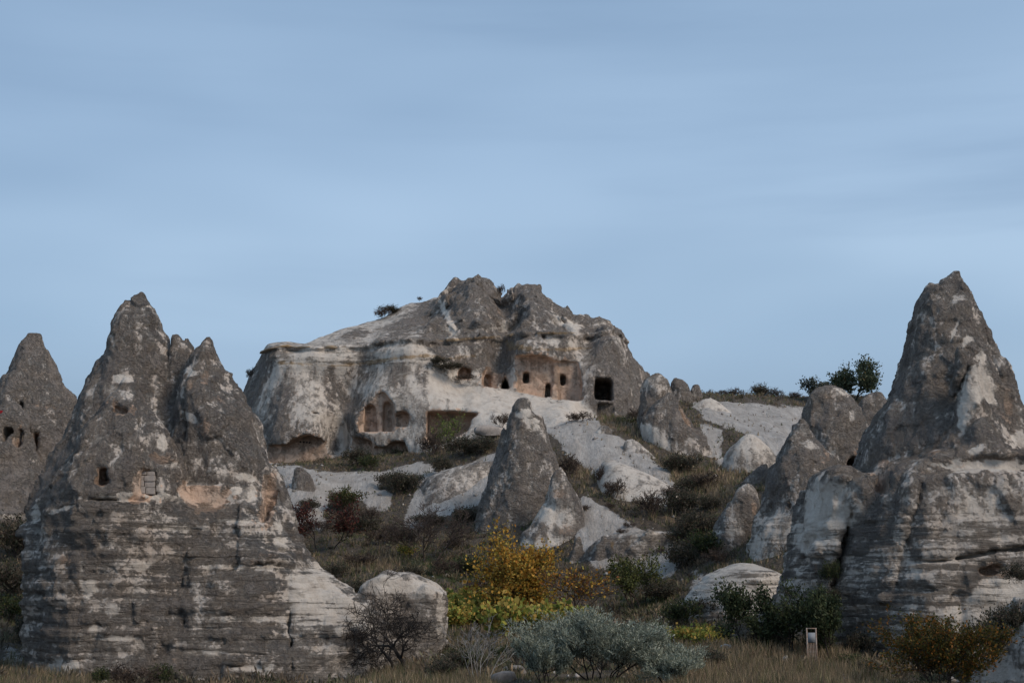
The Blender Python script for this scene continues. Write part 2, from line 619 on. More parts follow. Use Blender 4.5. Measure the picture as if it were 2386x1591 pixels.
# ------------------------------------------------------------------ the ground: valley floor, brushy slopes, white tuff slopes
G_PX = [  # photo x, photo y, distance
    (-150, 1600, 50), (150, 1592, 52), (450, 1602, 53), (750, 1602, 52), (950, 1596, 52), (1150, 1600, 46), (1400, 1610, 43),
    (1700, 1606, 45), (2000, 1606, 46), (2250, 1612, 44), (2500, 1612, 44),
    (-200, 1560, 60), (60, 1572, 58), (130, 1575, 60), (900, 1585, 60), (1040, 1545, 58), (1200, 1540, 58), (1450, 1545, 58),
    (1060, 1505, 66), (1250, 1500, 68), (1060, 1478, 74), (1250, 1472, 79), (1400, 1470, 78), (1050, 1440, 84), (1230, 1462, 85), (1330, 1450, 88),
    (1500, 1470, 74), (1600, 1520, 58), (1720, 1507, 61), (1850, 1510, 61), (1930, 1520, 60), (1650, 1545, 54), (1800, 1550, 53), (1950, 1560, 53),
    (1620, 1498, 66), (1720, 1500, 67), (1830, 1504, 66), (1900, 1508, 66), (2010, 1535, 57), (2060, 1570, 53), (2200, 1590, 50),
    (1580, 1440, 76), (1650, 1455, 73), (1750, 1455, 70), (1560, 1400, 82),
    # left, under the far cone
    (-40, 1212, 92), (60, 1212, 92), (0, 1300, 84), (60, 1400, 76), (0, 1450, 72), (70, 1500, 68), (-150, 1212, 95), (-150, 1400, 78),
    # valley between the left rock and the middle
    (700, 1400, 86), (800, 1400, 84), (900, 1380, 84), (1050, 1400, 86), (1050, 1388, 88), (900, 1330, 92), (760, 1330, 94), (1000, 1330, 94), (1090, 1345, 92),
    (700, 1290, 100), (760, 1280, 102), (900, 1265, 104), (1000, 1262, 105), (1080, 1300, 99), (850, 1215, 111), (760, 1215, 110), (950, 1220, 110),
    (1060, 1200, 110), (680, 1180, 114), (740, 1150, 117), (860, 1160, 117), (940, 1150, 117), (690, 1100, 124), (770, 1106, 123), (860, 1100, 124), (960, 1095, 123),
    (1050, 1085, 121), (1130, 1075, 119), (640, 1090, 127), (780, 1085, 128), (900, 1075, 129), (1000, 1062, 127), (1100, 1045, 124),
    (1010, 1150, 114), (1090, 1120, 114), (975, 1160, 114), (1130, 1180, 109),
    # middle: white slopes
    (1180, 1010, 126), (1250, 1000, 125), (1340, 1000, 124), (1270, 1060, 118), (1340, 1060, 117), (1420, 1030, 120), (1480, 1000, 126),
    (1330, 1120, 110), (1400, 1110, 112), (1470, 1090, 114), (1540, 1170, 104), (1480, 1160, 105), (1400, 1180, 103), (1450, 1215, 100), (1520, 1225, 99), (1570, 1240, 98),
    (1390, 1230, 100), (1300, 1300, 97), (1400, 1345, 92), (1500, 1350, 90), (1560, 1345, 89), (1200, 1310, 97), (1130, 1320, 95), (1300, 1390, 90), (1450, 1410, 86),
    # gully to the right
    (1600, 1300, 91), (1640, 1320, 88), (1600, 1230, 98), (1620, 1170, 103), (1580, 1120, 110), (1640, 1112, 110), (1700, 1110, 110), (1530, 1080, 116), (1600, 1085, 115),
    (1660, 1060, 122), (1680, 1000, 128), (1730, 1030, 124), (1790, 1050, 122), (1640, 990, 132), (1720, 985, 134), (1800, 1010, 134), (1560, 1000, 128),
    (1650, 945, 146), (1730, 960, 143), (1800, 965, 146), (1860, 975, 148), (1700, 935, 152), (1800, 940, 154), (1870, 945, 156),
    (1600, 926, 160), (1700, 923, 160), (1790, 923, 160), (1880, 925, 162), (2000, 925, 162),
    (1850, 1120, 100), (1900, 1110, 106), (1760, 1130, 102), (1850, 1250, 84), (2000, 1120, 98),
]
G_XYZ = []
for q in G_PX:
    x_, y_, z_ = W(*q)
    G_XYZ.append((float(x_), float(y_), float(z_)))
for xx in (-160, -90, -45, 0, 45, 90, 160):
    G_XYZ += [(xx, 12, 2.3), (xx, 28, 1.2), (xx * 1.3, 185, 22 if xx > -40 else 16), (xx * 1.6, 230, 22), (xx * 2, 300, 22)]
for yy, zz in ((60, 0.5), (90, 3.0), (120, 10.0), (150, 15.0)):
    G_XYZ += [(-85, yy, zz + 3), (95, yy, zz + 3), (-60, yy, zz)]
G_XYZ += [(-35, 130, 12), (-30, 150, 14), (-20, 160, 18), (0, 165, 20), (20, 165, 21), (-45, 110, 9), (45, 110, 10), (45, 140, 16), (60, 165, 22), (-12, 100, 5.0), (-25, 75, 1.5), (30, 80, 5)]
G_XYZ = np.array(G_XYZ)
G_RBF = RBF(G_XYZ[:, :2], G_XYZ[:, 2], 3.0, 0.15)


def ground_base(x, y):
    z = G_RBF(np.asarray(x, float), np.asarray(y, float))
    w = sstep(220, 320, np.asarray(y, float))
    return z * (1 - w) + 22.0 * w


WHITE = [  # bare white tuff on the slopes (outlines as seen), amount
    ([(640, 1082), (773, 1100), (840, 1098), (911, 1092), (985, 1082), (1060, 1095), (1000, 1108), (905, 1110), (880, 1145), (914, 1154), (902, 1190), (859, 1183), (820, 1158), (766, 1150), (752, 1240), (690, 1225), (660, 1130)], 1.0),
    ([(983, 1108), (1060, 1085), (1160, 1055), (1160, 1180), (1100, 1180), (1040, 1200), (945, 1245), (942, 1210), (962, 1150)], 1.0),
    ([(1160, 900), (1360, 925), (1400, 990), (1500, 1060), (1560, 1110), (1600, 1165), (1580, 1180), (1490, 1172), (1420, 1140), (1350, 1090), (1315, 1050), (1275, 1010), (1160, 1000)], 1.0),
    ([(1355, 1160), (1420, 1192), (1465, 1212), (1500, 1232), (1590, 1244), (1600, 1300), (1570, 1345), (1380, 1330), (1340, 1260)], 1.0),
    ([(1620, 1310), (1700, 1420), (1640, 1460), (1560, 1440), (1590, 1400)], 0.62),
    ([(1600, 930), (1880, 950), (1880, 1010), (1790, 1075), (1740, 1010), (1640, 975)], 0.95),
    ([(1630, 985), (1680, 1000), (1690, 1090), (1650, 1070)], 0.9),
    ([(1050, 1470), (1200, 1465), (1210, 1495), (1050, 1500)], 0.55),
    ([(1150, 1560), (1215, 1560), (1215, 1591), (1150, 1591)], 0.5),
    ([(0, 1380), (40, 1400), (40, 1430), (0, 1420)], 0.5),
    ([(0, 1500), (90, 1530), (100, 1560), (0, 1580)], 0.5),
]
DRY = [([(1570, 1500), (1950, 1500), (2060, 1560), (2060, 1620), (1560, 1620)], 0.9), ([(1470, 1062), (1600, 1080), (1720, 1095), (1710, 1145), (1640, 1170), (1580, 1150)], 0.95),
       ([(1290, 1100), (1360, 1120), (1520, 1200), (1600, 1240), (1590, 1200), (1480, 1170), (1330, 1070)], 0.8), ([(1020, 1375), (1180, 1370), (1180, 1395), (1020, 1395)], 0.9),
       ([(1030, 1475), (1240, 1480), (1240, 1520), (1030, 1520)], 0.7), ([(780, 1290), (960, 1290), (960, 1330), (780, 1330)], 0.6),
       ([(0, 1540), (260, 1570), (260, 1620), (0, 1620)], 0.6), ([(1330, 960), (1500, 985), (1500, 1020), (1330, 990)], 0.8),
       ([(850, 1560), (1150, 1570), (1150, 1620), (850, 1620)], 0.6)]
GREEN = [([(930, 1300), (1110, 1290), (1110, 1360), (1010, 1350)], 0.8), ([(800, 1090), (880, 1085), (880, 1105), (800, 1110)], 0.7),
         ([(1440, 1380), (1560, 1370), (1560, 1440), (1440, 1440)], 0.7), ([(1020, 1500), (1120, 1495), (1120, 1540), (1020, 1540)], 0.8),
         ([(800, 1220), (860, 1220), (860, 1290), (800, 1290)], 0.5), ([(1030, 1420), (1220, 1420), (1220, 1470), (1030, 1470)], 0.5)]


def zone(defs, px, py, feather=14.0):
    v = np.zeros_like(px)
    for P, a in defs:
        d = poly_sdf(P, px, py)
        v = np.maximum(v, a * sstep(feather, -feather, d))
    return v


def ground_masks(x, y, z):
    px, py = to_px(x, y, z)
    jx = 26 * fbm(x / 2.5, y / 2.5, 0 * x + 4.4, 4, 0.6); jy = 26 * fbm(x / 2.5, y / 2.5, 0 * x + 14.4, 4, 0.6)
    px = px + jx; py = py + jy
    return zone(WHITE, px, py, 18), zone(DRY, px, py, 20), zone(GREEN, px, py, 20)


def ground_full(x, y):
    z = ground_base(x, y)
    w, d, g = ground_masks(x, y, z)
    rough = 1 - 0.75 * w
    far = sstep(400, 150, y)
    n = 0.55 * fbm(x / 5.0, y / 5.0, 0 * x + 3.1, 4) + 0.35 * fbm(x / 1.6, y / 1.6, 0 * x + 8.3, 3)
    rill = (fbm(x / 1.3, y / 7.0, 0 * x + 1.7, 4, ridged=True) * 0.45 + fbm(x / 4.5, y / 12.0, 0 * x + 7.7, 2) * 1.3) * w
    return z + (n * rough + rill) * far, w, d, g


ys = np.concatenate([np.geomspace(14, 190, 410), np.geomspace(194, 3000, 36)])
us = np.concatenate([np.linspace(-1.6, -0.43, 22)[:-1], np.linspace(-0.43, 0.43, 320), np.linspace(0.43, 1.6, 22)[1:]])
UU, YY = np.meshgrid(us, ys)
XX = UU * YY
ZZ, gw, gd, gg = ground_full(XX, YY)
nr, nc = XX.shape
ii = np.arange(nr * nc).reshape(nr, nc)
gq = np.stack([ii[:-1, :-1], ii[:-1, 1:], ii[1:, 1:], ii[1:, :-1]], -1).reshape(-1, 4)
me = mesh_np('ground', np.stack([XX, YY, ZZ], -1).reshape(-1, 3), gq)
set_col(me, 'surf', np.stack([gw, gd, gg, np.ones_like(gw)], -1).reshape(-1, 4))
ground = add_obj('ground', me, M_SOIL)
tag(ground, 'brushy valley ground rising in white tuff slopes between the rock cones', 'ground', kind='structure')


def _bil(A, x, y):
    """sample one of the ground arrays at world x, y"""
    x = np.asarray(x, float); y = np.asarray(y, float)
    r = np.interp(y, ys, np.arange(nr)); c = np.interp(x / y, us, np.arange(nc))
    r0 = np.clip(r.astype(int), 0, nr - 2); c0 = np.clip(c.astype(int), 0, nc - 2)
    fr = r - r0; fc = c - c0
    return A[r0, c0] * (1 - fr) * (1 - fc) + A[r0 + 1, c0] * fr * (1 - fc) + A[r0, c0 + 1] * (1 - fr) * fc + A[r0 + 1, c0 + 1] * fr * fc


def gz(x, y):
    return _bil(ZZ, x, y)


def drop(px, py, dmin, dmax):
    """the ground point seen at a photo pixel between two distances"""
    D = np.linspace(dmin, dmax, 240)
    x, y, z = W(px, py, D)
    g = gz(x, y)
    hit = np.nonzero(z <= g)[0]
    k = hit[0] if len(hit) else int(np.argmin(z - g))
    return Vector((float(x[k]), float(y[k]), float(g[k])))


# ------------------------------------------------------------------ rock builder
def cone(D, rows, k=0.9, p=2.0, ry=None, lean=0.0, facet=0.6, blend=0.5):
    return dict(D=D, rows=rows, k=k, p=p, ry=ry, lean=lean, facet=facet, blend=blend)


def carve(poly, D, y0, y1, r=0.08, fresh=1.0):
    return dict(poly=poly, D=D, y0=y0, y1=y1, r=r, fresh=fresh)


def crack(pts, w, D, depth, r=0.25, fresh=0.0):
    """a fissure along a line of photo points"""
    P = np.array(pts, float)
    t = np.gradient(P, axis=0); n = np.stack([-t[:, 1], t[:, 0]], 1); n /= np.linalg.norm(n, axis=1)[:, None] + 1e-9
    ws = w * np.sin(np.linspace(0.25, math.pi - 0.25, len(P)))[:, None]
    return dict(poly=[tuple(q) for q in np.concatenate([P + n * ws / 2, (P - n * ws / 2)[::-1]])], D=D, y0=0, y1=depth, r=r, fresh=fresh)


def rect(x0, y0, x1, y1):
    return [(x0, y0), (x1, y0), (x1, y1), (x0, y1)]


def arch(x0, y0, x1, y1, n=7):
    c = (x0 + x1) / 2; r = (x1 - x0) / 2
    return [(x0, y1)] + [(c - r * math.cos(math.pi * i / n), y0 + r - r * math.sin(math.pi * i / n)) for i in range(n + 1)] + [(x1, y1)]


class Grid:
    def __init__(self, lo, hi, h):
        self.h = h; self.lo = np.asarray(lo, float)
        self.n = np.ceil((np.asarray(hi) - self.lo) / h).astype(int) + 1
        self.xs = (self.lo[0] + h * np.arange(self.n[0])).astype(np.float32)
        self.ys = (self.lo[1] + h * np.arange(self.n[1])).astype(np.float32)
        self.zs = (self.lo[2] + h * np.arange(self.n[2])).astype(np.float32)


def cone_field(c, G):
    rows = np.array(c['rows'], float)
    xl, _, z = W(rows[:, 1], rows[:, 0], c['D'])
    xr, _, _ = W(rows[:, 2], rows[:, 0], c['D'])
    o = np.argsort(z); z = z[o]; xl = xl[o]; xr = xr[o]
    ztop = z[-1]
    zs = G.zs
    L = np.interp(zs, z, xl); R = np.interp(zs, z, xr)
    ks = max(1, int(0.45 / G.h))
    ker = np.ones(2 * ks + 1) / (2 * ks + 1)
    Ls = np.convolve(np.pad(L, ks, 'edge'), ker, 'valid'); Rs = np.convolve(np.pad(R, ks, 'edge'), ker, 'valid')
    L, R = (L + Ls) / 2, (R + Rs) / 2
    cx = ((L + R) / 2).astype(np.float32); rx = np.maximum((R - L) / 2, 0.06).astype(np.float32)
    if c['ry'] is None:
        ry = rx * c['k']
    elif isinstance(c['ry'], tuple):
        ry = np.minimum(np.interp(zs, [z[0], ztop], c['ry']).astype(np.float32), rx * 3.0)
    else:
        ry = np.minimum(np.full_like(rx, c['ry']), rx * 3.0)
    cy = (c['D'] + c['lean'] * (zs - z[0])).astype(np.float32)
    p = c['p']
    dx = np.abs(G.xs[:, None, None] - cx) / rx
    dy = np.abs(G.ys[None, :, None] - cy) / ry
    if p == 2:
        d = np.sqrt(dx * dx + dy * dy)
        if c['facet']:                      # flat weathered sides that meet in ridges
            rg = np.random.RandomState(int(abs(c['D'] * 10 + rows[0, 0])) % 9973)
            sx = (G.xs[:, None, None] - cx) / rx; sy = (G.ys[None, :, None] - cy) / ry
            pol = np.abs(sx)
            na = 6
            for q in range(na):
                a = -math.pi * (q + 0.5 + rg.uniform(-0.3, 0.3)) / na
                kk = rg.uniform(1.0, 1.14)
                pol = np.maximum(pol, (sx * math.cos(a) + sy * math.sin(a)) * kk)
            pol = np.maximum(pol, sy)
            d = (1 - c['facet']) * d + c['facet'] * pol
    else:
        d = (dx ** p + dy ** p) ** (1.0 / p)
    d = (d - 1) * np.minimum(rx, ry)
    top = zs - ztop
    return np.maximum(d, np.where(top > 0, top, -9).astype(np.float32)).astype(np.float32)


def add_noise(f, G, spec, fac=None):
    """roughen the field near its surface; spec: list of (amp, sx, sz, octaves, ridged)"""
    amax = sum(abs(s[0]) for s in spec) * 1.3 + 3 * G.h + (0.6 * sum(q[0] for q in fac) if fac else 0)
    i, j, k = np.nonzero(np.abs(f) < amax)
    x, y, z = G.xs[i], G.ys[j], G.zs[k]
    add = np.zeros(len(x), np.float32)
    for s in spec:
        amp, sx, sz, oc, rid = s[:5]
        n = fbm(x / sx, y / sx, z / sz, oc, 0.5, rid)
        if len(s) > 5:                      # only between two heights
            n = n * sstep(s[5] - 0.6, s[5] + 0.6, z) * sstep(s[6] + 0.6, s[6] - 0.6, z)
        add += amp * n * 2.0
    if fac:                                  # (amp, cell size, lowest height)
        for amp, cell, zlo in fac:
            add += amp * facets(x, y, z, cell) * sstep(zlo - 1.0, zlo + 1.0, z)
    f[i, j, k] += add
    return f


def apply_carves(f, G, carves):
    if not carves:
        return f, None
    fr = np.full(f.shape, -1.0, np.float32)
    X, Z = np.meshgrid(G.xs, G.zs, indexing='ij')
    for c in carves:
        P = np.array(c['poly'], float)
        x, _, z = W(P[:, 0], P[:, 1], c['D'])
        y0, y1 = c['y0'], c['y1']
        if y1 < 30:                          # depth given from the rock's own front surface
            Ds = c['D']; solid = []
            for it in range(3):
                x, _, z = W(P[:, 0], P[:, 1], Ds)
                qi = int(np.clip(np.rint((x.mean() - G.xs[0]) / G.h), 0, G.n[0] - 1)); qk = int(np.clip(np.rint((z.mean() - G.zs[0]) / G.h), 0, G.n[2] - 1))
                solid = np.nonzero(f[qi, :, qk] < 0)[0]
                if len(solid) == 0:
                    break
                Ds = float(G.ys[solid[0]])
            if len(solid) == 0:
                continue
            c['surf'] = Ds
            x, _, z = W(P[:, 0], P[:, 1], Ds)
            y1 = Ds + c['y1']; y0 = Ds - 6
        d2 = poly_sdf(np.stack([x, z], 1), X, Z).astype(np.float32)
        bx = np.nonzero((d2 < 0.6).any(1))[0]; bz = np.nonzero((d2 < 0.6).any(0))[0]
        if len(bx) == 0 or len(bz) == 0:
            continue
        by = np.nonzero((G.ys > y0 - 0.6) & (G.ys < y1 + 0.6))[0]
        if len(by) == 0:
            continue
        sl = np.ix_(range(bx[0], bx[-1] + 1), range(by[0], by[-1] + 1), range(bz[0], bz[-1] + 1))
        yy = G.ys[by[0]:by[-1] + 1][None, :, None]
        dd = np.maximum(np.maximum(d2[bx[0]:bx[-1] + 1, bz[0]:bz[-1] + 1][:, None, :], yy - y1), y0 - yy)
        bxs, bzs = G.xs[bx[0]:bx[-1] + 1], G.zs[bz[0]:bz[-1] + 1]
        wx, wy, wz = np.broadcast_arrays(bxs[:, None, None], yy, bzs[None, None, :])
        dd = dd + 0.10 * perlin(wx / 0.55, wy / 0.55, wz / 0.55) + 0.10 * perlin(wx / 1.6, wy / 1.6, wz / 1.6)      # chipped, worn rims
        sub = f[sl]
        deep = (sub < -0.10) & (dd < 0.3) & (dd > -0.4)
        fr[sl] = np.where(deep, np.maximum(fr[sl], c['fresh']), fr[sl])
        f[sl] = smax(sub, -dd, c['r'])
    return f, fr


def sample(A, G, V):
    q = np.clip(np.rint((V - G.lo) / G.h).astype(int), 0, G.n - 1)
    return A[q[:, 0], q[:, 1], q[:, 2]]


def finish_rock(name, label, cat, f, G, fr, D, paint, crust, strata, fine, group=None, parent=None, levels=1, origin=None, up_pale=0.0, loose=None):
    V, Q = surface_nets(f, G.lo, G.h)
    frv = sample(fr, G, V) if fr is not None else np.full(len(V), -1.0)
    frv = np.maximum(frv, 0)
    V = relax(V, Q, 0.35 if fr is not None else 0.5)
    # drop stray crumbs far below ground and refine what can be seen
    for lv in range(levels):
        _, fn = quad_normals(V, Q)
        cen = V[Q].mean(1)
        view = cen - np.array([0, 0, CAM_Z]); view /= np.linalg.norm(view, axis=1)[:, None]
        see = (fn * view).sum(1) < 0.12
        see &= cen[:, 2] > gz(cen[:, 0], cen[:, 1]) - 1.0
        n0 = len(V)
        V2, Qs = subdivide(V, Q[see])
        e_fr = np.zeros(len(V2)); e_fr[:n0] = frv
        # carried values of the new points: average over the quads they came from
        acc = np.zeros(len(V2)); cnt = np.zeros(len(V2))
        qm = frv[Q[see]].mean(1)
        for blk in range(4):
            part = Qs[blk * see.sum():(blk + 1) * see.sum()]
            for kk in range(4):
                np.add.at(acc, part[:, kk], qm); np.add.at(cnt, part[:, kk], 1)
        e_fr[n0:] = (acc / np.maximum(cnt, 1))[n0:]
        frv = e_fr
        V = V2
        Q = np.concatenate([Qs, Q[~see]])
    vn, _ = quad_normals(V, Q)
    x, y, z = V[:, 0], V[:, 1], V[:, 2]
    soft = 1 - 0.85 * np.clip(frv, 0, 1)
    surf = np.zeros((len(V), 4), np.float32)
    cr = np.full(len(V), crust, float)
    if up_pale:
        cr -= up_pale * sstep(0.35, 0.8, vn[:, 2])
    st = np.zeros(len(V))
    if strata:
        a, z0, z1 = strata
        st = a * sstep(z0 - 0.8, z0 + 0.8, z) * sstep(z1 + 0.8, z1 - 0.8, z)
    g = np.clip(frv, 0, 1.0) * 1.3
    oc = np.zeros(len(V))
    sm_ = 70.0 / D
    wob = 1.1 * fbm(x * sm_ / 0.8, y * sm_ / 0.8, z * sm_ / 0.5, 4, 0.65) * 2
    spall = np.zeros(len(V))
    front = vn[:, 1] < 0.45
    vx, vy = to_px(x, y, z)                  # where the photo shows each point of the rock
    for b in paint:
        if b[0] == 'poly':
            _, P, ch, val, feather = b
            d = poly_sdf(P, vx, vy)
            w = sstep(feather, -feather, d + wob * feather * 1.1)
        else:
            bx, by_, rx, ry, ch, val = b[:6]
            ddx, ddz = (vx - bx), (by_ - vy)
            if len(b) > 6:
                ca, sa = math.cos(math.radians(b[6])), math.sin(math.radians(b[6]))
                ddx, ddz = ddx * ca + ddz * sa, -ddx * sa + ddz * ca
            dd = np.sqrt((ddx / rx) ** 2 + (ddz / ry) ** 2)
            w = sstep(1.3, 0.45, dd + wob) if crust > 0.5 else sstep(1.6, 0.1, dd + 0.7 * wob)
        w = w * front
        if ch == 'f' or (ch == 'c' and val < 0):
            spall = np.maximum(spall, w * min(1.0, abs(val) * 1.2))
        if ch == 'c': cr += (val * 0.85 if val < 0 else val) * w
        elif ch == 'f': g = np.maximum(g, val * 0.8 * w)
        elif ch == 'o': oc = np.maximum(oc, val * w)
        elif ch == 's': st = np.maximum(st, val * w)
    cr = cr - 0.22 * st
    cr = np.where(frv > 0.35, np.minimum(cr, 0.25), cr)
    disp = 0.0
    for amp, sc, szz, octv, rid in fine:
        disp = disp + amp * 2 * fbm(x / sc, y / sc, z / szz, octv, 0.55, rid)
    if crust > 0.5:
        disp = disp + 0.11 * facets(x, y, z, 0.8, 1.3)
    disp = disp + st * 0.14 * fbm(x / 7.0, y / 7.0, z / 0.33, 4, 0.6)
    if st.max() > 0.05:                      # beds: each juts at its top and is undercut below
        for bed, am in ((0.95, 0.26), (0.37, 0.12)):
            q = (z + 0.5 * fbm(x / 6.0, y / 6.0, z / 9.0, 2)) / bed + 0.9 * perlin(z / 2.3, 0 * z + bed, 0 * z)
            k = np.floor(q); fq = q - k
            hard = 0.25 + 0.75 * np.clip(perlin(k * 0.731 + 0.37, x / 5.0, y / 5.0) * 1.8 + 0.45, 0, 1)
            disp = disp + st * am * hard * (fq ** 1.6 - 0.38)
    disp = disp - (0.10 * sstep(0.25, 0.55, spall) if crust > 0.55 else 0.0)
    V = V + vn * (disp * soft * (0.35 + 0.65 * np.clip(cr, 0, 1)))[:, None]
    cr = np.clip(cr, -0.1, 0.92)
    surf[:, 0] = cr; surf[:, 1] = g; surf[:, 2] = oc; surf[:, 3] = st
    if origin is None:
        bx0 = V[:, 0].mean(); by0 = V[:, 1].mean()
        origin = (float(bx0), float(by0), float(gz(bx0, by0)))
    me = mesh_np(name, V - np.array(origin), Q)
    set_col(me, 'surf', surf)
    o = add_obj(name, me, M_TUFF, parent, origin)
    if cat:
        tag(o, label, cat, group)
    return o


FINE_NEAR = [(0.13, 1.1, 1.3, 4, True), (0.06, 0.30, 0.30, 3, False)]
FINE_FAR = [(0.16, 1.5, 2.0, 4, True), (0.07, 0.45, 0.45, 2, False)]


def build_rock(name, label, cat, cones, h=0.14, carves=(), paint=(), crust=0.8, strata=None, noise=None, fine=FINE_NEAR, group=None, levels=1, D=None, up_pale=0.0, fac=((0.22, 2.8, -50),)):
    lo = np.array([1e9, 1e9, 1e9]); hi = -lo
    for c in cones:
        r = np.array(c['rows'], float)
        xl, _, z = W(r[:, 1], r[:, 0], c['D']); xr, _, _ = W(r[:, 2], r[:, 0], c['D'])
        ry = (max(c['ry']) if isinstance(c['ry'], tuple) else c['ry']) if c['ry'] else ((xr - xl) / 2).max() * c['k']
        ln = abs(c['lean']) * (z.max() - z.min())
        lo = np.minimum(lo, [xl.min(), c['D'] - ry - ln, z.min()]); hi = np.maximum(hi, [xr.max(), c['D'] + ry + ln, z.max()])
    m = 1.3
    G = Grid(lo - m, hi + m, h)
    f = None
    for c in cones:
        d = cone_field(c, G)
        f = d if f is None else smin(f, d, c['blend'])
    f = np.maximum(f, (lo[2] + 0.1 - G.zs)[None, None, :].astype(np.float32))
    noise = noise or [(0.4, 3.2, 4.5, 4, False), (0.2, 1.0, 2.2, 3, True)]
    f = add_noise(f, G, noise, fac)
    f, fr = apply_carves(f, G, carves)
    for ax in range(3):                     # keep the surface closed inside the box
        sl = [slice(None)] * 3
        for e in (0, -1):
            sl[ax] = e
            f[tuple(sl)] = np.maximum(f[tuple(sl)], 0.05)
    return finish_rock(name, label, cat, f, G, fr, D or cones[0]['D'], list(paint), crust, strata, fine, group, None, levels, None, up_pale)


def zat(py, D):
    return float(W(1193, py, D)[2])

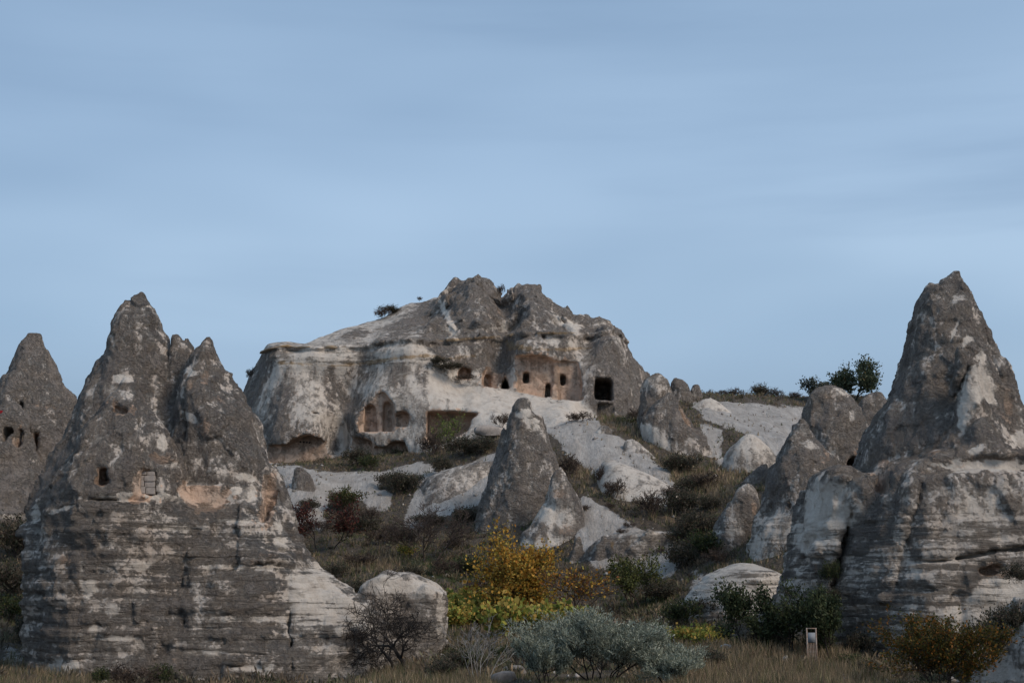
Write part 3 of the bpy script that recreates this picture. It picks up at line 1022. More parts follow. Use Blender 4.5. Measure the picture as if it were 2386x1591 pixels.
# ------------------------------------------------------------------ near rocks: left
DOOR_CARVE = carve(rect(323, 1094, 360, 1153), 55.5, 0, 0.5)
left_rock = build_rock(
    'rock_cone', 'huge dark twin-peaked rock cone at left with a walled-up doorway', 'rock cone',
    [cone(62.5, [(677, 326, 341), (690, 314, 352), (704, 303, 366), (733, 277, 374), (772, 257, 388), (811, 240, 402), (868, 218, 420), (928, 180, 440), (1012, 145, 470), (1099, 113, 500), (1160, 88, 520), (1250, 70, 540), (1400, 70, 560)], 0.85),
     cone(62.3, [(780, 400, 415), (800, 392, 426), (822, 386, 442), (900, 378, 475), (1000, 370, 500), (1100, 370, 500)], 0.9, blend=0.25),
     cone(61.0, [(778, 487, 497), (796, 470, 503), (824, 441, 514), (844, 425, 523), (904, 415, 556), (940, 410, 578), (967, 405, 600), (1015, 400, 619), (1084, 392, 640), (1150, 385, 655), (1230, 385, 690)], 0.95, blend=0.5),
     cone(57.9, [(876, 280, 297), (890, 268, 316), (905, 262, 330), (945, 232, 346), (970, 212, 372), (1020, 178, 403), (1090, 140, 427), (1140, 108, 434), (1200, 95, 440)], 0.85, blend=0.12),
     cone(61.0, [(1142, 110, 590), (1165, 84, 625), (1190, 68, 655), (1233, 56, 690), (1280, 46, 728), (1306, 44, 744), (1325, 54, 762), (1343, 70, 800), (1398, 78, 860), (1426, 80, 886), (1484, 79, 910), (1536, 102, 918), (1600, 122, 924), (1720, 132, 928)], ry=(6.0, 3.6), p=3.0, blend=0.6)],
    h=0.13,
    carves=[carve(rect(231, 1088, 253, 1128), 56, 0, 0.7), carve(rect(238, 1093, 252, 1126), 56, 0, 3.0, fresh=0.3),
            DOOR_CARVE, carve([(311, 1105), (324, 1098), (324, 1162), (308, 1160)], 55.5, 0, 0.25),
            carve([(262, 942), (300, 953), (296, 968), (260, 962)], 57, 0, 0.45),
            carve([(428, 1132), (470, 1126), (520, 1130), (528, 1150), (508, 1180), (470, 1186), (440, 1165)], 56, 0, 0.6, r=0.5, fresh=0.75),
            carve([(610, 1108), (642, 1104), (640, 1160), (634, 1222), (622, 1228), (612, 1200)], 59, 0, 1.0, r=0.15),
            carve(arch(390, 1577, 430, 1640), 55, 0, 3, fresh=0.3), carve(arch(552, 1570, 607, 1640), 55, 0, 3, fresh=0.3),
            crack([(330, 908), (346, 946), (372, 970), (403, 1024), (424, 1090), (432, 1130)], 8, 57.5, 0.7), crack([(434, 850), (428, 890), (424, 930), (436, 1000), (430, 1060)], 6, 59, 0.4), crack([(388, 775), (392, 830), (384, 880)], 6, 60, 0.6),
            crack([(426, 1200), (430, 1300), (420, 1390), (440, 1460)], 5, 55.5, 0.22), crack([(664, 1300), (668, 1380), (676, 1470), (690, 1560)], 5, 56.5, 0.25), crack([(250, 800), (230, 860), (200, 900)], 5, 60, 0.4),
            crack([(540, 1322), (600, 1314), (660, 1318), (740, 1318)], 6, 56, 0.4), crack([(200, 1163), (300, 1168), (420, 1160)], 6, 55.5, 0.35),
            carve([(60, 1345), (78, 1330), (78, 1480), (60, 1480)], 60, 45, 70, r=0.3, fresh=0)],
    paint=[(290, 885, 24, 12, 'c', -0.9), (272, 920, 30, 22, 'c', -0.35), (280, 952, 16, 8, 'f', 0.9, -12), (441, 898, 14, 18, 'f', 0.8), (478, 882, 12, 20, 'f', 0.75), (444, 868, 14, 12, 'c', -0.7),
           (505, 932, 18, 12, 'f', 0.5), (477, 1000, 14, 26, 'f', 0.7), (444, 972, 22, 10, 'c', -0.8, -30), (370, 1072, 36, 18, 'f', 0.75), (378, 1032, 14, 22, 'c', -0.7),
           (395, 1085, 26, 10, 'c', -0.5), (250, 830, 10, 30, 'c', -0.3, 20), (262, 790, 8, 40, 'c', -0.35, 15), (340, 716, 26, 4, 'c', -0.6), (316, 1130, 12, 34, 'f', 0.9), (520, 1105, 40, 12, 'c', -0.35),
           (300, 1158, 110, 13, 'c', -0.75), (470, 1158, 80, 26, 'c', -0.5), (480, 1160, 50, 24, 'f', 0.55), (575, 1150, 40, 26, 'c', -0.45), (580, 1115, 22, 14, 'c', -0.6, -35),
           (150, 1185, 40, 4, 'c', -0.8, 18), (85, 1200, 10, 30, 'c', -0.35), (78, 1330, 5, 90, 'f', 0.5),
           (153, 1308, 15, 32, 'f', 0.62), (325, 1190, 18, 10, 'f', 0.5), (205, 1370, 20, 24, 'c', -0.55), (190, 1350, 6, 30, 'c', -0.4), (640, 1290, 36, 14, 'f', 0.5), (560, 1322, 90, 7, 'c', -0.75),
           (600, 1310, 70, 12, 'f', 0.42), (430, 1228, 60, 9, 'c', -0.4), (570, 1214, 50, 8, 'c', -0.45), (330, 1318, 30, 10, 'c', -0.5), (420, 1390, 40, 9, 'f', 0.45), (600, 1440, 120, 8, 'c', -0.5),
           (250, 1487, 80, 6, 'c', -0.5), (390, 1540, 80, 8, 'f', 0.45), (600, 1555, 60, 14, 'c', -0.5), (140, 1555, 40, 26, 'c', -0.55), (650, 1250, 18, 60, 'c', -0.45, 15), (480, 1520, 60, 10, 'c', -0.35),
           (260, 1420, 20, 14, 'c', -0.4), (222, 1462, 20, 10, 'c', -0.45), (620, 950, 8, 30, 'c', -0.5, 20), (600, 1010, 8, 40, 'c', -0.4, 20),
           ('poly', [(668, 1335), (748, 1312), (800, 1355), (868, 1425), (885, 1480), (800, 1470), (720, 1478), (672, 1440)], 'c', -0.42, 22), ('poly', [(668, 1335), (748, 1312), (800, 1355), (868, 1425), (885, 1480), (800, 1470), (720, 1478), (672, 1440)], 's', 0.95, 22),
           ('poly', [(700, 1500), (890, 1490), (905, 1600), (700, 1600)], 'c', -0.2, 26), (690, 1180, 40, 40, 'c', -0.2), ('poly', [(609, 1106), (643, 1103), (641, 1165), (634, 1226), (620, 1230), (611, 1200)], 'f', 1.3, 5)],
    crust=0.53, strata=(0.72, -3, zat(1180, 61)),
    noise=[(0.42, 3.0, 5.0, 4, False), (0.28, 1.5, 3.2, 3, True), (0.2, 4.0, 0.75, 3, True, -3, zat(1170, 61)), (0.10, 9.0, 0.42, 2, False, -3, zat(1200, 61))])

dome_block = build_rock(
    'rock_block', 'round-topped pale rock block behind the bare dark tree', 'rock',
    [cone(66, [(1335, 903, 950), (1341, 893, 968), (1350, 872, 992), (1364, 846, 1022), (1382, 842, 1036), (1447, 838, 1038), (1500, 836, 1032), (1568, 834, 1030), (1680, 830, 1032)], ry=2.6, p=5.0)],
    h=0.12, paint=[(935, 1362, 110, 22, 'c', -0.75), (1024, 1440, 8, 60, 'c', -0.5), (930, 1560, 70, 30, 'c', -0.1)], crust=0.42, strata=(0.7, -3, zat(1375, 66)), fac=((0.3, 1.9, -50),),
    noise=[(0.22, 2.0, 2.6, 4, False), (0.10, 3.0, 0.6, 3, True)])

far_cone = build_rock(
    'rock_cone', 'dark cone at the far left edge with black cave holes', 'rock cone',
    [cone(95, [(778, 78, 90), (790, 65, 97), (820, 46, 120), (871, 14, 148), (898, -4, 160), (929, -20, 178), (1000, -55, 205), (1100, -90, 240), (1220, -120, 270)], 0.85),
     cone(90, [(936, 8, 26), (960, -20, 46), (977, -35, 64), (1039, -60, 84), (1110, -85, 104), (1200, -120, 130), (1260, -130, 140)], 0.9, blend=0.2),
     cone(89.5, [(1196, -140, 70), (1204, -150, 80), (1212, -150, 80), (1225, -140, 70)], ry=4.0, p=4, blend=0.1)],
    h=0.2, carves=[carve([(-6, 958), (2, 930), (10, 917), (18, 922), (16, 940), (10, 952)], 89, 0, 3.5, fresh=0.1), carve([(2, 994), (28, 994), (27, 1010), (17, 1018), (12, 1031), (5, 1029)], 88, 0, 3.5, fresh=0.1),
                   carve(arch(78, 1006, 92, 1054), 88, 0, 1.5, fresh=0.5)],
    paint=[(110, 950, 36, 10, 'f', 0.5, -8), (120, 980, 30, 40, 'c', -0.3), (0, 1203, 100, 6, 'c', -0.6), (60, 985, 3, 40, 'c', -0.5, 25)], crust=0.72, fine=FINE_FAR, D=90,
    noise=[(0.4, 3.5, 6.0, 3, False), (0.2, 1.4, 3.5, 3, True)])

# ------------------------------------------------------------------ near rocks: right
right_rock = build_rock(
    'rock_cone', 'tallest dark rock cone at right on a broad banded base', 'rock cone',
    [cone(62, [(633, 2212, 2244), (648, 2194, 2257), (677, 2169, 2268), (706, 2149, 2275), (751, 2132, 2298), (809, 2115, 2327), (860, 2096, 2359), (919, 2070, 2370), (970, 2043, 2386), (1018, 2022, 2420), (1093, 1999, 2460), (1200, 1990, 2490)], 0.85),
     cone(58.0, [(942, 2282, 2297), (1000, 2246, 2332), (1060, 2204, 2372), (1110, 2190, 2400)], 0.7, blend=0.35),
     cone(58.8, [(815, 2238, 2262), (870, 2225, 2300), (960, 2200, 2330), (1060, 2150, 2360)], 0.55, blend=0.5),
     cone(60.5, [(900, 2350, 2372), (960, 2330, 2400), (1060, 2310, 2460)], 0.8, blend=0.3),
     cone(62.5, [(1090, 1935, 1962), (1096, 1905, 1985), (1106, 1886, 2002), (1133, 1880, 2012), (1191, 1869, 2020), (1271, 1835, 2040), (1336, 1815, 2050), (1395, 1788, 2060), (1440, 1765, 2070), (1560, 1738, 2080), (1660, 1720, 2080)], ry=3.4, p=2.4, blend=0.3),
     cone(60.5, [(1066, 2135, 2480), (1085, 2040, 2490), (1110, 2008, 2495), (1150, 1996, 2500), (1250, 1972, 2520), (1350, 1950, 2540), (1430, 1962, 2560), (1512, 2000, 2570), (1560, 2035, 2580), (1690, 2050, 2590)], ry=(6.2, 3.4), p=2.6, blend=0.6)],
    h=0.14,
    carves=[carve([(2052, 1082), (2074, 1068), (2072, 1100), (2068, 1145), (2052, 1152), (2046, 1120)], 57.5, 0, 1.5, r=0.15), carve(rect(2056, 1121, 2066, 1146), 57.5, 0, 2.3, fresh=0.5),
            carve([(2148, 1066), (2290, 1063), (2420, 1066), (2420, 1094), (2300, 1090), (2230, 1096), (2150, 1106)], 56, 0, 0.5, r=0.35, fresh=0.2),
            carve([(2228, 1296), (2300, 1283), (2420, 1268), (2420, 1276), (2300, 1291), (2228, 1304)], 55, 0, 0.45, r=0.2, fresh=0.2),
            crack([(1992, 1182), (1978, 1250), (1960, 1320), (1946, 1365), (1950, 1420)], 14, 57, 1.2), crack([(2170, 1070), (2140, 1170), (2110, 1280), (2090, 1360)], 6, 56, 0.25), crack([(2226, 720), (2236, 790), (2262, 835), (2240, 900), (2215, 980), (2190, 1050)], 8, 58, 0.5), crack([(2300, 760), (2310, 830), (2330, 900)], 7, 60, 0.5),
            crack([(2080, 1380), (2180, 1376), (2240, 1386)], 5, 55, 0.3), carve([(2120, 1300), (2180, 1304), (2330, 1290), (2330, 1294), (2180, 1310), (2120, 1306)], 55, 0, 0.4, r=0.12, fresh=0.1),
            carve([(2275, 1330), (2300, 1315), (2330, 1312), (2345, 1330), (2300, 1345)], 55, 0, 0.5, r=0.3, fresh=0.5)],
    paint=[('poly', [(2268, 840), (2290, 850), (2318, 900), (2322, 945), (2290, 935), (2262, 970), (2240, 1010), (2228, 960), (2240, 900)], 'c', -0.85, 14), (2190, 1038, 12, 60, 'f', 0.7, -35), (2215, 1000, 10, 50, 'f', 0.5, -25),
           (2345, 945, 16, 40, 'f', 0.75), (2285, 830, 14, 12, 'c', -0.6), (2270, 1052, 30, 12, 'c', -0.7, 20), (2372, 1020, 30, 22, 'c', -0.6), (2151, 740, 6, 40, 'c', -0.35), (2225, 770, 4, 40, 'c', -0.5, -20), (2250, 800, 10, 20, 'c', -0.6, -30),
           (2300, 1086, 150, 18, 'c', -0.75), ('poly', [(2048, 1078), (2074, 1068), (2073, 1148), (2046, 1154)], 'f', 1.3, 5), (2220, 1082, 60, 12, 'f', 0.35), (2060, 1060, 12, 12, 'f', 0.4), (2165, 1085, 30, 16, 'o', 0.35),
           ('poly', [(1884, 1115), (2000, 1110), (2005, 1180), (1980, 1240), (1900, 1290), (1850, 1260), (1868, 1195)], 'c', -0.62, 22), (1940, 1098, 40, 8, 'c', 0.35),
           ('poly', [(2160, 1470), (2215, 1430), (2268, 1385), (2290, 1342), (2400, 1330), (2400, 1480), (2330, 1500), (2250, 1540), (2130, 1540)], 'c', -0.85, 10), (2330, 1420, 90, 10, 'o', 0.3), (2330, 1320, 60, 10, 'f', 0.45),
           (2270, 1296, 70, 7, 'c', -0.6, 6), (2280, 1180, 70, 30, 'c', -0.3), (2110, 1280, 12, 60, 'c', -0.35, 20), (2070, 1500, 80, 50, 'c', -0.25), (2000, 1240, 60, 30, 'c', 0.1), (2250, 1140, 120, 20, 'c', -0.25), (2060, 1420, 80, 12, 'c', -0.25), (1850, 1400, 50, 90, 'c', -0.05), (2050, 1530, 30, 26, 'c', -0.35), ('poly', [(1960, 1180), (2400, 1110), (2400, 1560), (1980, 1560), (1850, 1500), (1830, 1300)], 'c', -0.12, 30)],
    crust=0.53, strata=(0.85, -3, zat(1200, 60)),
    noise=[(0.42, 3.2, 5.2, 4, False), (0.28, 1.5, 3.2, 3, True), (0.2, 4.5, 0.75, 3, True, -3, zat(1190, 60)), (0.09, 9.0, 0.42, 2, False, -3, zat(1230, 60))])

white_dome = build_rock(
    'rock_dome', 'low white dome of thin-bedded rock beside the dark green trees', 'rock',
    [cone(76, [(1314, 1735, 1760), (1318, 1715, 1785), (1326, 1690, 1815), (1340, 1660, 1840), (1365, 1630, 1850), (1395, 1606, 1850), (1425, 1588, 1850), (1470, 1575, 1850), (1540, 1570, 1850)], ry=4.5, p=2.3, lean=0.5)],
    h=0.16, fac=None, crust=0.12, strata=(0.85, -3, 30), fine=[(0.03, 0.8, 0.8, 2, True)], noise=[(0.2, 3.0, 3.0, 3, False), (0.12, 8.0, 0.35, 3, True)], paint=[(1640, 1435, 60, 22, 'c', 0.25)])

corner_slope = build_rock(
    'rock_slope', 'pale rubbly rock slope in the lower right corner', 'rock',
    [cone(49, [(1395, 2382, 2420), (1430, 2362, 2480), (1480, 2335, 2520), (1540, 2300, 2540), (1600, 2262, 2560), (1700, 2230, 2580)], ry=2.4, p=2.2)],
    h=0.12, crust=0.2, strata=(0.3, -3, 20), noise=[(0.3, 2.0, 2.0, 3, False), (0.1, 0.8, 0.8, 3, True)], paint=[(2330, 1560, 40, 40, 'c', -0.1)])

# ------------------------------------------------------------------ middle distance, right group
R_N = [(0.45, 3.2, 5.5, 4, False), (0.3, 1.5, 3.5, 3, True)]
build_rock('rock_cone', 'brown-grey pointed cone with pale lower half left of the tall right rock', 'rock cone',
           [cone(84, [(974, 1859, 1870), (987, 1850, 1889), (1011, 1839, 1900), (1025, 1830, 1910), (1049, 1817, 1937), (1087, 1797, 1950), (1130, 1785, 1975), (1178, 1773, 1990), (1222, 1748, 2000), (1291, 1727, 2010), (1320, 1718, 2015), (1450, 1700, 2020)], 0.85)],
           h=0.17, crust=0.54, D=84, fine=FINE_FAR, noise=R_N + [(0.14, 4.0, 0.9, 3, True, -3, zat(1190, 84))], strata=(0.4, -3, zat(1200, 84)),
           carves=[carve([(1838, 1165), (1850, 1170), (1846, 1186), (1838, 1186)], 80, 0, 0.6)],
           paint=[(1890, 1035, 20, 12, 'c', -0.55, -25), (1872, 1005, 16, 20, 'c', -0.4), (1925, 1060, 16, 18, 'f', 0.6), ('poly', [(1780, 1188), (1880, 1180), (1860, 1240), (1820, 1330), (1700, 1330), (1740, 1240)], 'c', -0.38, 18), (1745, 1290, 22, 40, 'c', -0.3)])
build_rock('rock_cone', 'small leaning cone with a white top and an orange slit', 'rock cone',
           [cone(90, [(1119, 1740, 1752), (1128, 1722, 1764), (1147, 1701, 1772), (1198, 1677, 1775), (1264, 1652, 1770), (1312, 1639, 1765), (1400, 1630, 1765)], 0.85)],
           h=0.17, crust=0.54, fine=FINE_FAR, noise=R_N, strata=(0.35, -3, zat(1210, 90)), paint=[(1740, 1140, 34, 26, 'c', -0.4), (1700, 1200, 30, 40, 'c', -0.2), (1755, 1180, 8, 22, 'f', 0.8), (1690, 1240, 40, 10, 'c', -0.4)],
           )
build_rock('rock_cone', 'broad blunt grey cone with a dark cave mouth at its foot', 'rock cone',
           [cone(99, [(897, 1914, 1932), (905, 1903, 1974), (912, 1896, 1984), (929, 1888, 1994), (960, 1876, 2013), (997, 1868, 2030), (1060, 1855, 2046), (1120, 1845, 2060), (1200, 1840, 2060)], 0.8)],
           h=0.19, crust=0.54, fine=FINE_FAR, noise=R_N, carves=[carve([(1971, 1108), (1975, 1075), (1984, 1061), (2004, 1063), (2008, 1108)], 95, 0, 3.5, fresh=0.35)],
           paint=[(1930, 925, 24, 14, 'f', 0.42), (1965, 915, 22, 10, 'c', -0.55), (1985, 970, 8, 20, 'c', -0.5), (2000, 1052, 20, 10, 'f', 0.8), (1978, 1080, 8, 26, 'f', 0.6), (1900, 990, 10, 40, 'c', -0.25)])
build_rock('rock_cone', 'plain dark rock half hidden behind the tall right cone', 'rock cone',
           [cone(112, [(911, 2042, 2056), (918, 2012, 2064), (940, 1998, 2074), (1000, 1985, 2090), (1100, 1975, 2100)], 0.8)], h=0.25, crust=0.54, fine=FINE_FAR, noise=R_N)
build_rock('rock_dome', 'smooth whitish egg-shaped dome on the slope', 'rock dome',
           [cone(114, [(1012, 1742, 1754), (1018, 1728, 1766), (1028, 1716, 1778), (1056, 1690, 1803), (1097, 1678, 1818), (1130, 1676, 1825), (1180, 1670, 1830)], 0.8)],
           h=0.2, fac=None, crust=0.14, fine=FINE_FAR, noise=[(0.25, 4, 4, 3, False), (0.1, 1.4, 3, 3, True)], paint=[(1775, 1030, 22, 24, 'c', -0.3), (1720, 1080, 40, 30, 'c', 0.12)])
build_rock('rock_cone', 'small dark spire in front of the whitish egg-shaped dome', 'rock cone',
           [cone(103, [(1085, 1771, 1781), (1096, 1754, 1788), (1122, 1730, 1800), (1180, 1715, 1815)], 0.8)], h=0.17, crust=0.62, fine=FINE_FAR, noise=R_N)
build_rock('rock_dome', 'smooth pale sandy dome below the skyline shrubs', 'rock dome',
           [cone(142, [(925, 1645, 1660), (930, 1632, 1676), (950, 1604, 1702), (977, 1580, 1748), (1001, 1565, 1785), (1050, 1550, 1810)], 0.6, lean=0.3)],
           h=0.26, fac=None, crust=0.08, fine=[(0.04, 1.2, 1.2, 2, True)], noise=[(0.35, 5, 5, 3, False)], paint=[(1752, 990, 24, 16, 'c', 0.5)])
build_rock('rock_cone', 'grey cone with a tall shadowed slot down its right side', 'rock cone',
           [cone(123, [(910, 1553, 1566), (917, 1545, 1580), (932, 1530, 1592), (951, 1508, 1604), (982, 1492, 1624), (1014, 1490, 1643), (1050, 1488, 1662), (1098, 1486, 1680), (1170, 1480, 1695)], 0.75),
            cone(126, [(872, 1526, 1540), (882, 1498, 1556), (932, 1494, 1575), (980, 1488, 1580), (1040, 1486, 1590)], 0.8, blend=0.3)],
           h=0.2, crust=0.54, fine=FINE_FAR, D=121, noise=R_N,
           carves=[carve([(1580, 928), (1592, 936), (1615, 968), (1630, 1002), (1612, 1000), (1594, 985), (1586, 960)], 119, 0, 1.2, r=0.2, fresh=0.7)],
           paint=[('poly', [(1488, 985), (1530, 990), (1560, 1030), (1590, 1100), (1480, 1100)], 'c', -0.62, 14), (1530, 890, 34, 30, 'c', -0.4), (1600, 1040, 10, 50, 'c', -0.3, -20), (1650, 1070, 20, 30, 'c', -0.5, -30), (1575, 1000, 14, 40, 'c', 0.15)])
build_rock('skyline_rock', 'blunt dark skyline rock right of the carved hill', 'rock',
           [cone(150, [(882, 1576, 1592), (890, 1568, 1602), (915, 1560, 1612), (950, 1552, 1618), (1000, 1550, 1625)], 0.9)], h=0.26, crust=0.54, fine=FINE_FAR, noise=R_N)
build_rock('skyline_rock', 'small dark rock spire with a pointed tip on the skyline', 'rock',
           [cone(152, [(896, 1620, 1627), (908, 1612, 1632), (930, 1606, 1640), (980, 1600, 1650)], 0.9)], h=0.24, crust=0.54, fine=FINE_FAR, noise=[(0.25, 2, 3, 3, False)])

# ------------------------------------------------------------------ middle distance, centre group
build_rock('rock_cone', 'steep dark grey cone with a notched top in the middle of the valley', 'rock cone',
           [cone(106, [(931, 1206, 1229), (938, 1199, 1234), (961, 1187, 1262), (972, 1183, 1264), (995, 1175, 1271), (1026, 1167, 1283), (1071, 1153, 1296), (1110, 1141, 1306), (1150, 1126, 1312), (1222, 1102, 1310), (1264, 1090, 1310), (1330, 1080, 1310)], 0.85, facet=0.9)],
           h=0.17, crust=0.54, fine=FINE_FAR, noise=[(0.2, 3.2, 6, 3, False), (0.12, 1.2, 3.5, 3, True)], D=103,
           carves=[carve([(1237, 920), (1275, 920), (1275, 958), (1248, 960), (1238, 950)], 104, 90, 120, r=0.2, fresh=0)],
           paint=[(1225, 965, 28, 20, 'c', -0.65), (1240, 990, 16, 20, 'c', -0.5), (1215, 945, 14, 10, 'f', 0.4), (1120, 1262, 40, 24, 'c', -0.55), (1200, 1060, 8, 60, 'c', -0.25, 10), (1225, 1130, 24, 8, 'c', -0.4, -35), (1262, 1010, 8, 40, 'c', -0.3), (1285, 1080, 18, 60, 'f', 0.28), (1190, 1105, 14, 12, 'c', -0.3)])
build_rock('rock_cone', 'short pinkish pale cone leaning on the steep dark cone', 'rock cone',
           [cone(101, [(1087, 1299, 1312), (1096, 1292, 1320), (1112, 1284, 1327), (1153, 1268, 1354), (1190, 1252, 1366), (1222, 1230, 1375), (1243, 1206, 1378), (1290, 1190, 1378), (1350, 1180, 1380)], 0.75)],
           h=0.16, crust=0.26, fine=FINE_FAR, noise=[(0.3, 3, 4, 3, False), (0.12, 1.2, 2, 3, True)], D=98,
           paint=[(1300, 1098, 12, 18, 'c', 0.25), (1346, 1180, 8, 50, 'c', 0.25, 20), (1300, 1150, 26, 16, 'f', 0.75), (1320, 1235, 22, 20, 'f', 0.7), (1290, 1200, 50, 26, 'c', -0.35), (1250, 1230, 26, 20, 'c', 0.25), (1290, 1275, 70, 22, 'c', -0.4), (1300, 1265, 60, 5, 'o', 0.3)])
build_rock('rock_terrace', 'low white terrace of crumbling rock with dark pinnacles', 'rock',
           [cone(96, [(1243, 1480, 1586), (1252, 1400, 1592), (1270, 1370, 1596), (1309, 1350, 1592), (1340, 1340, 1570), (1420, 1330, 1560)], ry=2.6, p=3.2),
            cone(94.5, [(1238, 1400, 1416), (1252, 1385, 1430), (1300, 1362, 1452), (1350, 1340, 1470), (1420, 1320, 1480)], 0.7, blend=0.15),
            cone(95, [(1240, 1446, 1456), (1256, 1438, 1466), (1300, 1425, 1480), (1400, 1420, 1490)], 0.8, blend=0.15),
            cone(96, [(1253, 1340, 1352), (1290, 1322, 1365), (1350, 1300, 1380), (1420, 1290, 1390)], 0.8, blend=0.15)],
           h=0.16, crust=0.2, D=94, fine=FINE_FAR, noise=[(0.3, 1.8, 3, 3, False), (0.16, 0.8, 1.6, 3, True)], strata=(0.35, -3, 30),
           paint=[(1405, 1300, 60, 55, 'c', 0.48), (1450, 1275, 16, 30, 'c', 0.4), (1345, 1290, 16, 40, 'c', 0.3), (1427, 1270, 6, 12, 'o', 0.9), (1530, 1285, 40, 26, 'c', 0.12)])
build_rock('rock_spur', 'pale ridge of smooth rock reaching down left of the steep dark cone', 'rock',
           [cone(113, [(1068, 1100, 1190), (1084, 1040, 1190), (1100, 1000, 1190), (1115, 982, 1185), (1154, 961, 1170), (1200, 946, 1140), (1243, 942, 1110), (1320, 938, 1100)], ry=4.5, p=2.4, lean=0.75)],
           h=0.2, fac=None, crust=0.3, fine=FINE_FAR, noise=[(0.3, 4, 4, 3, False), (0.1, 1.2, 3, 3, True)], D=110, paint=[(965, 1190, 18, 60, 'c', 0.25, 15), (1090, 1110, 60, 40, 'c', -0.15), (1040, 1180, 50, 40, 'c', 0.1)])
build_rock('rock_cone', 'stubby grey-and-white cone under the left cave of the hill', 'rock cone',
           [cone(117, [(1090, 692, 704), (1098, 686, 714), (1120, 682, 728), (1170, 680, 742), (1240, 676, 752), (1320, 672, 756)], 0.8)], h=0.19, crust=0.45, fine=FINE_FAR, noise=[(0.25, 2.5, 4, 3, False), (0.14, 1, 2, 3, True)], D=115,
           paint=[(698, 1110, 14, 22, 'c', 0.35), (712, 1190, 30, 40, 'c', -0.35)])
build_rock('boulder', 'pale boulder lying on the white slope below the dark square cave', 'boulder',
           [cone(122, [(995, 1404, 1412), (1003, 1392, 1420), (1020, 1381, 1436), (1050, 1375, 1450), (1090, 1370, 1455)], 0.8)], h=0.18, crust=0.55, fine=FINE_FAR, noise=[(0.3, 2, 2, 3, False)], paint=[(1400, 1010, 16, 12, 'c', -0.5), (1395, 1040, 20, 16, 'c', -0.3)])
build_rock('rock_dome', 'low white hump beside the dry grass strip', 'rock',
           [cone(117, [(1023, 1462, 1474), (1030, 1455, 1490), (1050, 1450, 1512), (1075, 1445, 1535), (1110, 1440, 1545)], 0.7, lean=0.3)], h=0.18, fac=None, crust=0.2, fine=FINE_FAR, noise=[(0.25, 2.5, 2.5, 3, False)])
build_rock('rock_hump', 'long smooth white hump of rock sloping down to the brush', 'rock',
           [cone(105.8, [(1064, 1416, 1440), (1076, 1408, 1470), (1105, 1400, 1535), (1135, 1398, 1580), (1162, 1395, 1606), (1200, 1390, 1612)], ry=3.2, p=2.4, lean=1.25)], h=0.18, fac=None, crust=0.06, fine=[(0.03, 1, 1, 2, True)], noise=[(0.25, 4, 4, 3, False)], D=108)

